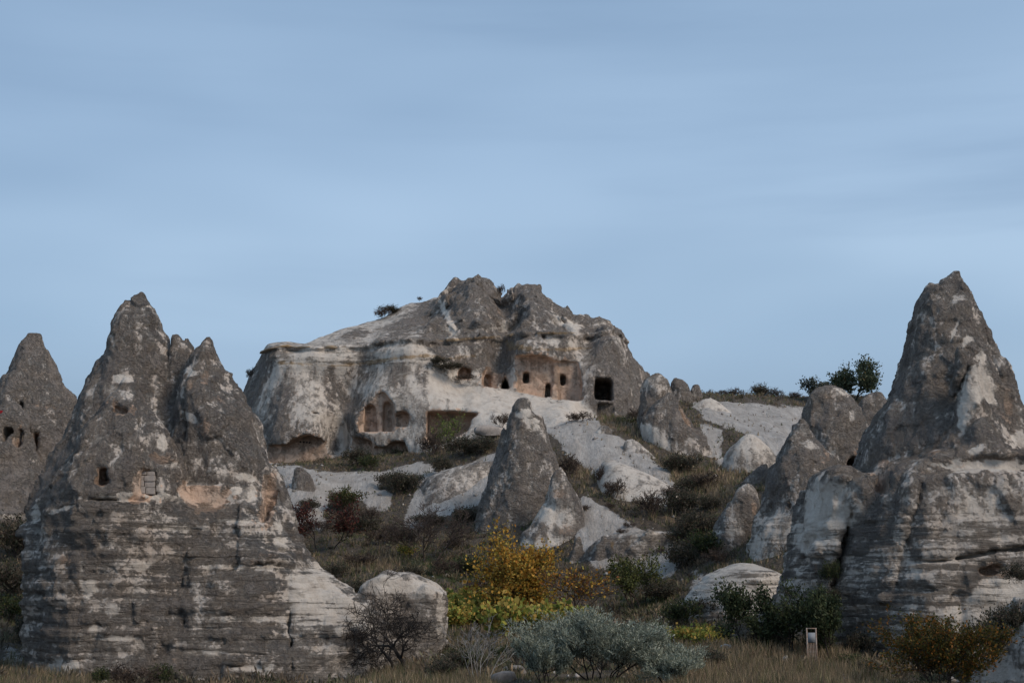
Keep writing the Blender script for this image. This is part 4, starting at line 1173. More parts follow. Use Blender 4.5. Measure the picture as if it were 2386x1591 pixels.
# ------------------------------------------------------------------ the carved hill
HILL_PTS = [
    (562, 930, 143), (581, 870, 145), (609, 826, 146), (570, 1000, 141), (575, 1080, 140), (608, 818, 144.5), (647, 806, 139.6), (725, 809, 138.6), (800, 809, 138.6), (856, 806, 138.6), (894, 797, 137.6), (930, 793, 136.6), (972, 792, 136.2),
    (1000, 797, 138), (1091, 786, 139), (1184, 782, 140.5), (1231, 775, 138.6), (1300, 776, 138.6), (1344, 776, 139.4), (1437, 773, 144),
    (640, 860, 138.6), (725, 860, 137.6), (800, 860, 138), (850, 850, 138.4), (900, 850, 136), (970, 850, 135), (1020, 830, 137), (1010, 860, 135.5),
    (838, 880, 138.4), (815, 930, 138.6), (797, 1000, 138), (789, 1050, 137.5), (760, 960, 135.8), (740, 1020, 134.3), (850, 930, 135.6),
    (700, 950, 135.2), (640, 950, 136.4), (600, 950, 139.5), (700, 1010, 134), (640, 1020, 135), (620, 1080, 135.5), (720, 1085, 133.2), (770, 1085, 133.6),
    (880, 900, 134.8), (930, 900, 134), (1000, 900, 134), (860, 980, 133.8), (830, 990, 134.2), (900, 1000, 133.4), (960, 1000, 132.6), (830, 1070, 133.8), (860, 1090, 133.2), (950, 1085, 131.4), (975, 960, 132.4), (975, 1040, 131),
    (1050, 900, 135.5), (1050, 940, 132.8), (1100, 905, 136.2), (1100, 950, 132.2), (1150, 960, 131), (1020, 1000, 131.4), (1100, 1010, 129.4), (1160, 1010, 127.6), (1100, 1060, 127.5), (1000, 1070, 130),
    (1059, 892, 136.8), (1162, 909, 136.6), (1220, 918, 136.4), (1272, 928, 136), (1353, 930, 136), (1250, 1000, 127.6), (1350, 1000, 126.6), (1300, 960, 131.4), (1200, 950, 132.5), (1250, 1060, 120.5), (1350, 1060, 119.5), (1400, 1030, 123.5),
    (1200, 860, 137.4), (1300, 860, 137.2), (1350, 860, 137.6), (1200, 810, 138.2), (1300, 810, 137.8), (1250, 895, 137), (1330, 905, 137),
    (1100, 850, 138), (1060, 850, 137.4), (1130, 805, 139), (1172, 850, 140.6), (1174, 900, 138.2), (1140, 880, 137.6), (1174, 810, 141),
    (1400, 850, 137), (1430, 850, 138.2), (1400, 930, 135.4), (1380, 985, 133.6), (1450, 940, 137), (1480, 900, 141.5), (1495, 975, 141), (1430, 1000, 133.5), (1450, 800, 141.6), (1400, 800, 139), (1465, 1000, 136), (1370, 900, 136.6), (1368, 840, 138.6),
    (740, 800, 143), (709, 800, 145), (775, 771, 151), (831, 754, 154), (881, 742, 157), (956, 703, 160), (1000, 698, 160), (860, 790, 142.5), (900, 770, 146), (900, 755, 151), (850, 775, 147), (950, 740, 151), (950, 770, 144), (1000, 740, 148.5), (1000, 715, 153),
    (995, 765, 142), (980, 786, 138.8), (1050, 720, 145), (1050, 760, 141), (1103, 638, 151), (1103, 680, 146), (1100, 740, 141.8), (1140, 700, 146.2), (1150, 750, 142.2), (1134, 650, 151), (1062, 655, 153), (1037, 670, 154),
    (1172, 688, 152), (1173, 740, 147), (1177, 770, 143), (1190, 680, 149), (1241, 660, 148), (1238, 700, 144), (1228, 740, 141), (1285, 740, 142.4), (1269, 690, 149), (1300, 720, 150), (1325, 760, 141.6), (1260, 765, 139.8),
    (1366, 733, 151), (1403, 733, 151), (1400, 770, 144.2), (1425, 750, 151), (1441, 775, 150), (1466, 810, 149), (1478, 835, 149), (1368, 765, 146), (1500, 860, 149), (1514, 873, 150), (1360, 800, 141.4), (1500, 920, 147), (1345, 745, 148),
]
HILL_SKY = [(540, 1180, 140), (556, 960, 143), (562, 922, 144), (581, 870, 145), (600, 835, 146), (609, 822, 146), (630, 808, 146), (709, 801, 146), (775, 771, 151), (831, 754, 154), (881, 742, 157), (956, 703, 160), (1000, 698, 160), (1037, 667, 154), (1062, 648, 153), (1085, 640, 151), (1103, 635, 151), (1134, 643, 151),
            (1156, 667, 151), (1175, 684, 152), (1187, 673, 150), (1215, 664, 149), (1241, 656, 148), (1255, 668, 149), (1269, 686, 149), (1285, 698, 150), (1300, 711, 150), (1316, 712, 151), (1337, 729, 151), (1366, 729, 151), (1387, 737, 151), (1403, 729, 151), (1425, 745, 151), (1441, 773, 150), (1466, 807, 149), (1478, 832, 149),
            (1500, 851, 149), (1514, 873, 150), (1522, 930, 148), (1530, 1180, 140)]


def build_hill():
    P = np.array([W(*q) for q in HILL_PTS])
    rb = RBF(P[:, [0, 2]], P[:, 1], 1.2, 0.03)
    G = Grid((-28.5, 116.0, 6.0), (15.0, 166.0, 36.0), 0.23)
    X, Z = np.meshgrid(G.xs, G.zs, indexing='ij')
    yf = rb(X.astype(float), Z.astype(float))
    yf = np.clip(yf, 116.5, 163.0)
    # the foot of the relief runs on below the ground
    S = np.array([W(*q) for q in HILL_SKY])
    sil = poly_sdf(S[:, [0, 2]], X, Z)
    gy, gx = np.gradient(yf, G.h)
    scale = 1.0 / np.sqrt(1 + gy ** 2 + gx ** 2)
    f = ((yf[:, None, :] - G.ys[None, :, None]) * scale[:, None, :]).astype(np.float32)
    f = smax(f, np.broadcast_to(sil[:, None, :], f.shape).astype(np.float32), 0.7)
    f = np.maximum(f, (G.ys - 164.5)[None, :, None])
    f = np.maximum(f, (6.6 - G.zs)[None, None, :])
    # roughness: strong on the dark crusted upper peaks, weak on the smooth pale flanks
    i, j, k = np.nonzero(np.abs(f) < 1.5)
    x, y, z = G.xs[i], G.ys[j], G.zs[k]
    px, py = to_px(x.astype(float), y.astype(float), z.astype(float))
    peak = zone([([(975, 790), (1000, 720), (1060, 630), (1250, 640), (1540, 760), (1540, 1000), (1360, 1000), (1350, 930), (1180, 910), (1060, 880), (1010, 840)], 1.0)], px, py, 16)
    low = sstep(805, 760, py)                # rougher above the ledge than on the cut faces
    n = peak * ((0.40 + 0.3 * low) * fbm(x / 3.0, y / 3.0, z / 3.4, 4, 0.55) * 2 + (0.3 + 0.3 * low) * fbm(x / 1.6, y / 1.6, z / 2.2, 3, 0.5, True))
    n += peak * (0.6 * low + 0.25) * facets(x, y, z, 3.0) + peak * (0.22 * low + 0.08) * facets(x, y, z, 1.2)
    n += (1 - peak) * (0.16 * fbm(x / 2.2, y / 2.2, z / 7.0, 3) * 2 + 0.05 * fbm(x / 0.9, y / 0.9, z / 3.0, 2) * 2)
    # thin beds under the ledge; the cap rock juts out along a broken line with an undercut below it
    LL = np.array([W(a_, b_, d_) for a_, b_, d_ in ((606, 823, 144), (647, 806, 139.6), (725, 809, 138.6), (856, 806, 138.6), (894, 797, 137.6), (972, 793, 136.2), (1000, 796, 138), (1045, 791, 138.5), (1091, 786, 139), (1130, 786, 139.8), (1184, 782, 140.5), (1231, 775, 138.6), (1290, 776, 138.6), (1344, 777, 139.4), (1390, 779, 142), (1437, 773, 144))])
    zl = np.interp(x, LL[:, 0], LL[:, 2]) + 0.18 * fbm(x / 2.0, 0 * x, 0 * x, 2) * 2
    br = 0.35 + 0.9 * np.clip(fbm(x / 1.7, 0 * x + 5, 0 * x, 3) * 2 + 0.55, 0, 1)
    dz = z - zl
    n -= 0.34 * br * sstep(0.42, 0.12, np.abs(dz)) * sstep(LL[0, 0] + 0.3, LL[0, 0] + 2.2, x)
    n += 0.20 * sstep(LL[0, 0] + 0.3, LL[0, 0] + 2.2, x) * br * sstep(0.15, 0.45, -dz) * sstep(1.2, 0.6, -dz)
    # folds and runnels down the white slope
    slope = zone([([(1000, 890), (1160, 912), (1350, 935), (1420, 1020), (1420, 1120), (1180, 1120), (1090, 980)], 1.0)], px, py, 14)
    n += slope * (0.5 * fbm(x / 2.2, y / 9.0, z / 9.0, 3, 0.5, True) + 0.5 * fbm(x / 5.0, y / 8.0, z / 8.0, 2))
    f[i, j, k] += n.astype(np.float32)
    yb = lambda px, py: float(rb(np.array([W(px, py, 136)[0]]), np.array([W(px, py, 136)[2]]))[0])
    CV = [
        carve([(620, 1034), (669, 1034), (684, 1020), (719, 1012), (750, 1023), (760, 1036), (767, 1078), (706, 1091), (644, 1085), (620, 1070)], 134.5, 118, 135.9, r=0.12),
        carve([(833, 1006), (835, 948), (853, 936), (872, 922), (885, 912), (897, 913), (905, 928), (918, 938), (920, 1006)], 133.8, 118, 134.8, r=0.12),
        carve(arch(846, 939, 875, 1005), 134, 118, 135.9, r=0.06), carve(arch(891, 934, 911, 1005), 134, 118, 135.7, r=0.06),
        carve([(919, 994), (921, 966), (932, 958), (945, 957), (956, 966), (955, 980), (948, 995)], 133.4, 118, 134.6, r=0.12),
        carve([(783, 1082), (785, 1033), (797, 1013), (806, 1006), (822, 1014), (865, 1024), (869, 1034), (869, 1100), (783, 1100)], 134, 118, 136.0, r=0.12, fresh=0.85),
        carve([(868, 1036), (898, 1042), (902, 1030), (920, 1027), (944, 1028), (955, 1055), (950, 1100), (868, 1100)], 133, 118, 134.4, r=0.12, fresh=0.7),
        carve([(904, 1038), (919, 1032), (919, 1044), (904, 1044)], 133, 118, 134.7, r=0.06), carve([(926, 1037), (945, 1030), (947, 1042), (926, 1042)], 133, 118, 134.7, r=0.06),
        carve([(992, 1010), (994, 957), (1050, 955), (1112, 961), (1112, 968), (1100, 978), (1092, 1006), (1050, 1030), (1000, 1040)], 131.5, 118, 134.8, r=0.15, fresh=0.9),
        carve([(1205, 912), (1203, 828), (1240, 826), (1283, 832), (1288, 838), (1287, 926), (1272, 930)], 137.3, 118, 138.7, r=0.08),
        carve([(1302, 936), (1302, 838), (1345, 838), (1352, 850), (1357, 905), (1354, 936)], 137.3, 118, 138.7, r=0.08),
        carve([(1286, 936), (1286, 840), (1303, 840), (1303, 936)], 137.3, 118, 138.3, r=0.08, fresh=0.1),
        carve(rect(1218, 861, 1234, 889), 137.5, 118, 141, r=0.04, fresh=0.4), carve(rect(1305, 867, 1320.5, 895), 137.5, 118, 141, r=0.04, fresh=0.4), carve([(1271, 888), (1285, 888), (1285, 923), (1269, 923)], 137.5, 118, 141, r=0.04, fresh=0.4),
        carve([(1122, 903), (1124, 866), (1134, 852), (1150, 845), (1157, 824), (1170, 824), (1172, 868), (1169, 886), (1160, 894), (1158, 908)], 138, 118, 139.4, r=0.1),
        carve(rect(1126, 866, 1144, 903), 138, 118, 140.4, r=0.05),
        carve([(1163, 908), (1170, 890), (1176, 878), (1184, 886), (1190, 908)], 138.5, 118, 143.5, r=0.1, fresh=0.1),
        carve(arch(1067, 852, 1096, 882), 137.5, 118, 139.2, r=0.1, fresh=0.8),
        carve([(1384, 936), (1383, 905), (1387, 877), (1424, 878), (1429, 890), (1428, 936)], 136.5, 110, 142.5, r=0.06, fresh=0.3),
        carve([(1390, 938), (1432, 938), (1436, 1000), (1392, 995)], 135.5, 110, 136.4, r=0.1, fresh=0.12),
        carve(rect(690, 968, 737, 971), 135, 110, 135.6, r=0.1, fresh=0) if False else carve(rect(727, 961, 741, 965), 135.2, 118, 136.0, r=0.06, fresh=0.2),
    ]
    f, fr = apply_carves(f, G, CV)
    for ax in range(3):
        sl = [slice(None)] * 3
        for e in (0, -1):
            sl[ax] = e
            f[tuple(sl)] = np.maximum(f[tuple(sl)], 0.05)
    paint = [
        ('poly', [(560, 930), (600, 830), (640, 812), (640, 850), (600, 930), (570, 990)], 'c', 0.42, 8),
        # pale flank with dark rain streaks; the deep groove's shade is painted dark too
        (660, 960, 26, 80, 'c', 0.42, -8), (690, 1010, 50, 26, 'c', 0.4), (630, 1010, 24, 30, 'c', 0.3), (770, 900, 14, 70, 'c', 0.3), (775, 1050, 10, 50, 'c', 0.35), (812, 960, 12, 90, 'c', 0.5, 22), (725, 1030, 30, 22, 'c', 0.25),
        (845, 975, 22, 50, 'c', 0.5, 15), (830, 870, 30, 26, 'c', 0.28), (930, 880, 22, 40, 'c', 0.3), (985, 870, 16, 50, 'c', 0.28), (1043, 945, 5, 40, 'c', 0.2), (850, 830, 30, 30, 'c', 0.2), (660, 820, 40, 18, 'c', 0.2),
        (990, 1010, 8, 60, 'c', 0.3),
        ('poly', [(1000, 860), (1060, 895), (1160, 910), (1270, 930), (1350, 935), (1400, 1010), (1400, 1100), (1200, 1100), (1120, 990), (1000, 950)], 'c', -0.26, 8), (960, 900, 60, 30, 'c', -0.12),
        # the dark peaks
        ('poly', [(975, 790), (1000, 720), (1040, 672), (1062, 640), (1110, 625), (1160, 660), (1180, 680), (1245, 645), (1310, 700), (1410, 720), (1450, 770), (1530, 880), (1520, 1000), (1440, 1010), (1380, 1000), (1358, 930), (1355, 850), (1290, 830), (1200, 828), (1172, 905), (1125, 865), (1060, 860), (1020, 830)], 'c', 0.44, 10),
        (1035, 720, 8, 40, 'c', -0.8, 25), (1055, 770, 16, 30, 'c', -0.6, 25), (1100, 655, 16, 12, 'f', 0.42), (1160, 720, 12, 36, 'f', 0.6, 15), (1175, 760, 14, 16, 'c', -0.5), (1148, 765, 30, 10, 'c', -0.4), (1245, 745, 6, 30, 'c', -0.5), (1310, 750, 40, 14, 'c', -0.6, -25),
        (1290, 700, 20, 8, 'f', 0.4, -40), (1330, 760, 20, 10, 'c', -0.5), (1290, 800, 44, 20, 'c', -0.55), (1350, 810, 26, 40, 'c', -0.5, 20), (1080, 820, 26, 20, 'c', -0.4), (1400, 755, 30, 8, 'c', -0.5, 10), (1440, 800, 12, 40, 'c', -0.4, 25), (1375, 965, 14, 34, 'c', -0.7, 20), (1445, 960, 10, 30, 'f', 0.35), (1110, 868, 10, 20, 'c', -0.4), (1500, 880, 16, 30, 'c', -0.3),
        # ochre beds
        ('poly', [(645, 842), (720, 846), (800, 848), (870, 838), (930, 828), (985, 824), (1040, 832), (1110, 826), (1110, 833), (1040, 842), (985, 834), (930, 838), (870, 848), (800, 856), (720, 852), (645, 848)], 'o', 0.75, 7),
        ('poly', [(1180, 790), (1250, 812), (1350, 806), (1400, 812), (1350, 818), (1250, 820), (1180, 818)], 'o', 0.65, 6),
        (1095, 789, 90, 4, 'o', 0.75, 4), (1290, 776, 70, 3, 'o', 0.75), (1195, 781, 30, 4, 'o', 0.6), (720, 826, 90, 6, 's', 0.7), (800, 840, 160, 24, 's', 0.6), (960, 830, 70, 26, 's', 0.6),
        # sandy hilltop with a strip of scrub
        (800, 785, 60, 12, 'f', 0.42), (830, 780, 26, 10, 'c', 0.55, 12), (940, 765, 60, 24, 'c', 0.45, 30), (990, 725, 40, 20, 'c', 0.5, 40), (960, 725, 40, 8, 'f', 0.4, 25),
    ]
    o = finish_rock('rock_hill', 'big carved rock hill in the centre with cave chapel facades', 'rock hill', f, G, fr, 137, paint, 0.13, None, [(0.16, 1.2, 1.8, 4, True), (0.06, 0.4, 0.4, 2, False)], origin=(-6.0, 140.0, 12.0))
    return o, rb


hill, HILL_RB = build_hill()


def hill_y(px, py, D=137):
    x, _, z = W(px, py, D)
    return float(HILL_RB(np.array([float(x)]), np.array([float(z)]))[0])


def tube_mesh(name, pts, radii, ring=8, squash=1.0, jitter=0.0, seed=1):
    rg = np.random.RandomState(seed)
    P = np.array(pts, float); n = len(P)
    V = []; Q = []; T = []
    for i in range(n):
        t = P[min(i + 1, n - 1)] - P[max(i - 1, 0)]
        t /= np.linalg.norm(t) + 1e-9
        up = np.array([0, 0, 1.0]) if abs(t[2]) < 0.9 else np.array([1.0, 0, 0])
        s = np.cross(t, up); s /= np.linalg.norm(s)
        u = np.cross(s, t)
        for k in range(ring):
            a = 2 * math.pi * k / ring
            r = radii[i] * (1 + jitter * rg.uniform(-1, 1))
            V.append(P[i] + s * math.cos(a) * r + u * math.sin(a) * r * squash)
    for i in range(n - 1):
        for k in range(ring):
            a = i * ring + k; b = i * ring + (k + 1) % ring
            Q.append((a, b, b + ring, a + ring))
    for base, rev in ((0, True), ((n - 1) * ring, False)):
        V.append(P[0] if rev else P[-1]); c = len(V) - 1
        for k in range(ring):
            a = base + k; b = base + (k + 1) % ring
            T.append((a, c, b) if rev else (a, b, c))
    return np.array(V), np.array(Q), np.array(T)


M_LEDGE = None


def make_ledge_mat():
    t = NT('ochre_ledge_stone')
    co = t.coords('Object')
    n = t.noise(co, 2.2, 6, 0.65); n2 = t.noise(t.mapping(co, (0.5, 0.5, 5)), 2.0, 5, 0.6)
    t.color(t.mix(t.step(n2, 0.4, 0.62), t.mix(t.step(n, 0.35, 0.65), (0.36, 0.24, 0.12), (0.24, 0.18, 0.125)), (0.33, 0.28, 0.225)))
    t.bump(n, 0.6, 0.08)
    return t.m


M_LEDGE = make_ledge_mat()


def ledge(pxs, r, squash, seed, out=0.15):
    pts = []
    ev = []
    for (a, b) in zip(pxs[:-1], pxs[1:]):
        m = max(2, int(abs(b[0] - a[0]) / 5))
        for i in range(m):
            t = i / m
            ev.append((a[0] + (b[0] - a[0]) * t, a[1] + (b[1] - a[1]) * t))
    ev.append(pxs[-1])
    rg = np.random.RandomState(seed)
    rad = []
    for i, (a, b) in enumerate(ev):
        y = hill_y(a, b)
        x, _, z = W(a, b + 0.8 * math.sin(i * 0.7 + seed), y)
        pts.append((float(x), y - out, float(z)))
        rad.append(r * (0.75 + 0.5 * math.sin(i * 0.45 + seed) * math.sin(i * 0.17) + 0.2 * rg.rand()) * (0.3 if i in (0, len(ev) - 1) else 1))
    V, Q, T = tube_mesh('ledge', pts, rad, 8, squash, 0.12, seed)
    o0 = np.array(hill.location)
    me = mesh_np('ledge', V - o0, Q, T)
    o = add_obj('ledge', me, M_LEDGE, hill)
    o['label'] = 'thin ochre cap-rock ledge jutting from the cliff'
    return o


ledge([(606, 823), (625, 814), (647, 807), (690, 808), (725, 810), (790, 809), (856, 806), (880, 800), (894, 796), (920, 793)], 0.44, 0.34, 3, -0.2)
ledge([(918, 793), (945, 790), (974, 793)], 0.42, 0.34, 5, -0.2)

# ------------------------------------------------------------------ plants
def _frame(d):
    d = d / (np.linalg.norm(d) + 1e-9)
    u = np.cross(d, [0, 0, 1.0] if abs(d[2]) < 0.95 else [1.0, 0, 0]); u /= np.linalg.norm(u)
    return d, u, np.cross(d, u)


def skeleton(rg, H, levels=4, kids=(3, 5), spread=(25, 60), trunk=0.3, stems=1, r0=0.1, ratio=0.68, bend=0.18, up=0.12, steps=4, first=0.3):
    """a branching skeleton: list of polylines (points, radii, level)"""
    out = []

    def grow(p, d, L, r, lv):
        pts = [p]; rad = [r]
        q = p.copy(); dd = d.copy()
        for i in range(steps):
            dd = dd + rg.normal(size=3) * bend + np.array([0, 0, up])
            dd /= np.linalg.norm(dd)
            q = q + dd * L / steps
            pts.append(q); rad.append(r * (1 - 0.55 * (i + 1) / steps))
        out.append((np.array(pts), np.array(rad), lv))
        if lv >= levels:
            return
        n = rg.randint(kids[0], kids[1] + 1)
        for k in range(n):
            t = first + (1 - first) * (k + rg.rand()) / n
            x = t * steps; i = min(int(x), steps - 1); f = x - i
            base = pts[i] * (1 - f) + pts[i + 1] * f
            dv = pts[i + 1] - pts[i]
            dv, u, w = _frame(dv)
            az = rg.rand() * 2 * math.pi; an = math.radians(rg.uniform(*spread))
            nd = dv * math.cos(an) + (u * math.cos(az) + w * math.sin(az)) * math.sin(an)
            grow(base, nd, L * ratio * rg.uniform(0.75, 1.15), max(rad[i] * 0.62, 0.004), lv + 1)
    for s in range(stems):
        a = 2 * math.pi * (s + rg.rand()) / stems
        lean = 0.08 if stems == 1 else rg.uniform(0.15, 0.55)
        d = np.array([math.cos(a) * lean, math.sin(a) * lean, 1.0]); d /= np.linalg.norm(d)
        grow(np.array([math.cos(a), math.sin(a), 0]) * (0 if stems == 1 else 0.08 * H), d, H * trunk * rg.uniform(0.85, 1.15), r0 * (1 if stems == 1 else rg.uniform(0.5, 0.9)), 1)
    return out


def fit(sk, H, wid, dep=None):
    """scale a skeleton to a height and a width"""
    P = np.concatenate([s[0] for s in sk])
    zt = np.percentile(P[:, 2], 99.5)
    xw = np.percentile(np.abs(P[:, 0]), 97); yw = np.percentile(np.abs(P[:, 1]), 97)
    k = np.array([wid / 2 / xw, (dep or wid) / 2 / yw, H / zt])
    return [(p * k, r, l) for p, r, l in sk]


def wood_mesh(name, sk, thick=1.0, minr=0.006, lv=None):
    V = []; Q = []; n = 0
    for p, r, l in sk:
        if lv and not (lv[0] <= l <= lv[1]): continue
        if l >= 4:
            p, r = p[::2], r[::2]
        ring = 6 if l <= 2 else (4 if l == 3 else 3)
        m = len(p)
        t = np.gradient(p, axis=0); t /= np.linalg.norm(t, axis=1)[:, None] + 1e-9
        ref = np.array([0.31, 0.85, 0.2])
        u = np.cross(t, ref); u /= np.linalg.norm(u, axis=1)[:, None] + 1e-9
        w = np.cross(t, u)
        a = 2 * math.pi * np.arange(ring) / ring
        rr = np.maximum(r * thick, minr)
        ringp = p[:, None] + rr[:, None, None] * (u[:, None] * np.cos(a)[None, :, None] + w[:, None] * np.sin(a)[None, :, None])
        V.append(ringp.reshape(-1, 3))
        i = np.arange(m - 1)[:, None] * ring; k = np.arange(ring)[None]
        k2 = (k + 1) % ring
        Q.append((n + np.stack([i + k, i + k2, i + ring + k2, i + ring + k], -1)).reshape(-1, 4))
        n += m * ring
    return mesh_np(name, np.concatenate(V), np.concatenate(Q))


def leaf_quads(rg, C, size, asp, up=0.0, dirs=None):
    """leaf-sized faces at the given centres"""
    n = len(C)
    u = rg.normal(size=(n, 3)) if dirs is None else dirs + rg.normal(size=(n, 3)) * 0.45
    u[:, 2] += up
    u /= np.linalg.norm(u, axis=1)[:, None]
    w = np.cross(u, rg.normal(size=(n, 3))); w /= np.linalg.norm(w, axis=1)[:, None]
    s = size * rg.uniform(0.6, 1.4, n)[:, None]
    a = C - u * s * 0.5; b = C + w * s * asp * 0.5 + u * s * 0.05; c = C + u * s * 0.5; d = C - w * s * asp * 0.5 + u * s * 0.05
    V = np.stack([a, b, c, d], 1).reshape(-1, 3)
    Q = np.arange(4 * n).reshape(n, 4)
    return V, Q


def pick_tints(rg, n, cols, wts=None, var=0.25):
    c = np.array(cols, float)
    k = rg.choice(len(c), n, p=None if wts is None else np.array(wts) / np.sum(wts))
    t = c[k] * rg.uniform(1 - var, 1 + var, (n, 1))
    return np.concatenate([np.clip(t, 0, 1), np.ones((n, 1))], 1)


def leaves_on(rg, sk, n, sigma, size, asp, cols, wts=None, levels=(3, 9), up=0.0, along=True, zgrad=None, clump=0.0):
    tips = [s for s in sk if levels[0] <= s[2] <= levels[1]]
    k = rg.randint(len(tips), size=n)
    if clump:                                    # leave some branches thin so that gaps show
        wt = rg.rand(len(tips)) ** clump; k = rg.choice(len(tips), n, p=wt / wt.sum())
    PT = np.stack([s[0] for s in tips])
    t = rg.rand(n) ** 0.7 * (PT.shape[1] - 1.001)
    i = t.astype(int); f = (t - i)[:, None]
    P = PT[k, i] * (1 - f) + PT[k, i + 1] * f
    dirs = (PT[k, i + 1] - PT[k, i]); dirs /= np.linalg.norm(dirs, axis=1)[:, None] + 1e-9
    P = P + rg.normal(size=(n, 3)) * sigma
    V, Q = leaf_quads(rg, P, size, asp, up, dirs if along else None)
    T = pick_tints(rg, n, cols, wts)
    if zgrad:                                    # foliage that turns colour from the top down
        z = (P[:, 2] - P[:, 2].min()) / (np.ptp(P[:, 2]) + 1e-9)
        m = (rg.rand(n) > sstep(0.0, 0.65, z + rg.normal(size=n) * 0.12))
        T2 = pick_tints(rg, n, zgrad)
        T[m] = T2[m]
    return V, Q, np.repeat(T, 4, 0)


def leaf_mesh(name, parts):
    V = []; Q = []; T = []; n = 0
    for v, q, t in parts:
        V.append(v); Q.append(q + n); T.append(t); n += len(v)
    me = mesh_np(name, np.concatenate(V), np.concatenate(Q), smooth=False)
    set_col(me, 'tint', np.concatenate(T))
    return me


def empty(name, loc, label, cat, group=None):
    o = bpy.data.objects.new(name, None)
    COL.objects.link(o)
    o.location = loc
    o.empty_display_size = 0.3
    return tag(o, label, cat, group)


def plant(name, label, cat, loc, H, wid, seed, sk_args, wood=None, leaf=None, group=None, thick=1.0, minr=0.006, dep=None, split=False, extra=None):
    rg = np.random.RandomState(seed)
    sk = fit(skeleton(rg, H, **sk_args), H, wid, dep)
    root = empty(name, loc, label, cat, group)
    wood = wood or M_BARK
    if split:
        add_obj('trunk', wood_mesh('trunk', sk, thick, minr, (1, 2)), wood, root)
        add_obj('branches', wood_mesh('branches', sk, thick, minr, (3, 9)), wood, root)
    else:
        add_obj('trunk', wood_mesh('trunk', sk, thick, minr), wood, root)
    if leaf:
        parts = [leaves_on(rg, sk, **l) for l in (leaf if isinstance(leaf, list) else [leaf])]
        add_obj('crown', leaf_mesh('crown', parts), M_LEAF, root)
    return root


def copy_plant(src, loc, rot, scale, label, group=None, name=None):
    c = src.copy(); COL.objects.link(c)
    if name: c.name = name
    c.location = loc; c.rotation_euler = (0, 0, rot)
    c.scale = scale if isinstance(scale, tuple) else (scale, scale, scale)
    c['label'] = label
    if group: c['group'] = group
    elif 'group' in c: del c['group']
    for ch in src.children:
        d = ch.copy(); COL.objects.link(d); d.parent = c
    return c


GOLD = [(0.42, 0.22, 0.035), (0.50, 0.29, 0.06), (0.34, 0.15, 0.025), (0.30, 0.24, 0.05)]
OLIVE = [(0.075, 0.085, 0.03), (0.05, 0.065, 0.025), (0.11, 0.11, 0.04)]
DKGREEN = [(0.035, 0.05, 0.025), (0.05, 0.068, 0.032), (0.065, 0.075, 0.038)]
SILVER = [(0.26, 0.285, 0.22), (0.35, 0.37, 0.29), (0.17, 0.19, 0.14), (0.43, 0.44, 0.36)]
RED = [(0.085, 0.026, 0.021), (0.12, 0.036, 0.027), (0.06, 0.024, 0.02), (0.10, 0.055, 0.035)]
BROWN = [(0.085, 0.062, 0.045), (0.12, 0.088, 0.062), (0.055, 0.043, 0.034)]
VINE = [(0.36, 0.34, 0.07), (0.25, 0.28, 0.06), (0.45, 0.34, 0.09), (0.50, 0.31, 0.08), (0.17, 0.21, 0.05)]
BRIGHT = [(0.13, 0.18, 0.04), (0.19, 0.22, 0.06), (0.09, 0.13, 0.035)]

# golden tree and its thin neighbour
b = drop(1212, 1468, 78, 92)
s = mpp(b.y)
plant('golden_tree', 'round golden-leaved tree standing in the little vineyard', 'tree', b, 215 * s, 158 * s, 11, dict(levels=5, kids=(4, 5), trunk=0.26, stems=3, r0=0.13, ratio=0.76, spread=(30, 70), up=0.07, first=0.3),
      leaf=[dict(n=6500, sigma=0.2, size=0.13, asp=0.7, cols=[(0.52, 0.34, 0.07), (0.40, 0.30, 0.06), (0.30, 0.25, 0.06)], levels=(3, 5), clump=0.8), dict(n=7000, sigma=0.2, size=0.18, asp=0.75, cols=GOLD, wts=(4, 4, 2, 1.2), levels=(4, 5), zgrad=[(0.07, 0.075, 0.02), (0.16, 0.13, 0.03), (0.40, 0.22, 0.04)], clump=0.8)], split=True)
b = drop(1345, 1466, 78, 92)
plant('thin_tree', 'half-bare orange-leaved tree right of the golden tree', 'tree', b, 135 * s, 165 * s, 23, dict(levels=5, kids=(3, 4), trunk=0.34, stems=2, r0=0.11, ratio=0.72, spread=(25, 60)),
      leaf=dict(n=900, sigma=0.12, size=0.16, asp=0.7, cols=GOLD + [(0.2, 0.08, 0.03)], levels=(4, 5), clump=1.5), wood=M_TWIG, split=True, thick=0.9, minr=0.012)
b = drop(1485, 1415, 82, 96)
plant('olive_green_tree', 'loose olive-green small tree before the white terrace', 'tree', b, 125 * s, 120 * s, 31, dict(levels=4, kids=(4, 5), trunk=0.4, stems=4, r0=0.06, ratio=0.66, spread=(18, 45)),
      leaf=dict(n=3600, sigma=0.16, size=0.16, asp=0.5, cols=OLIVE + [(0.15, 0.16, 0.05)], levels=(3, 4), clump=0.8), wood=M_TWIG)
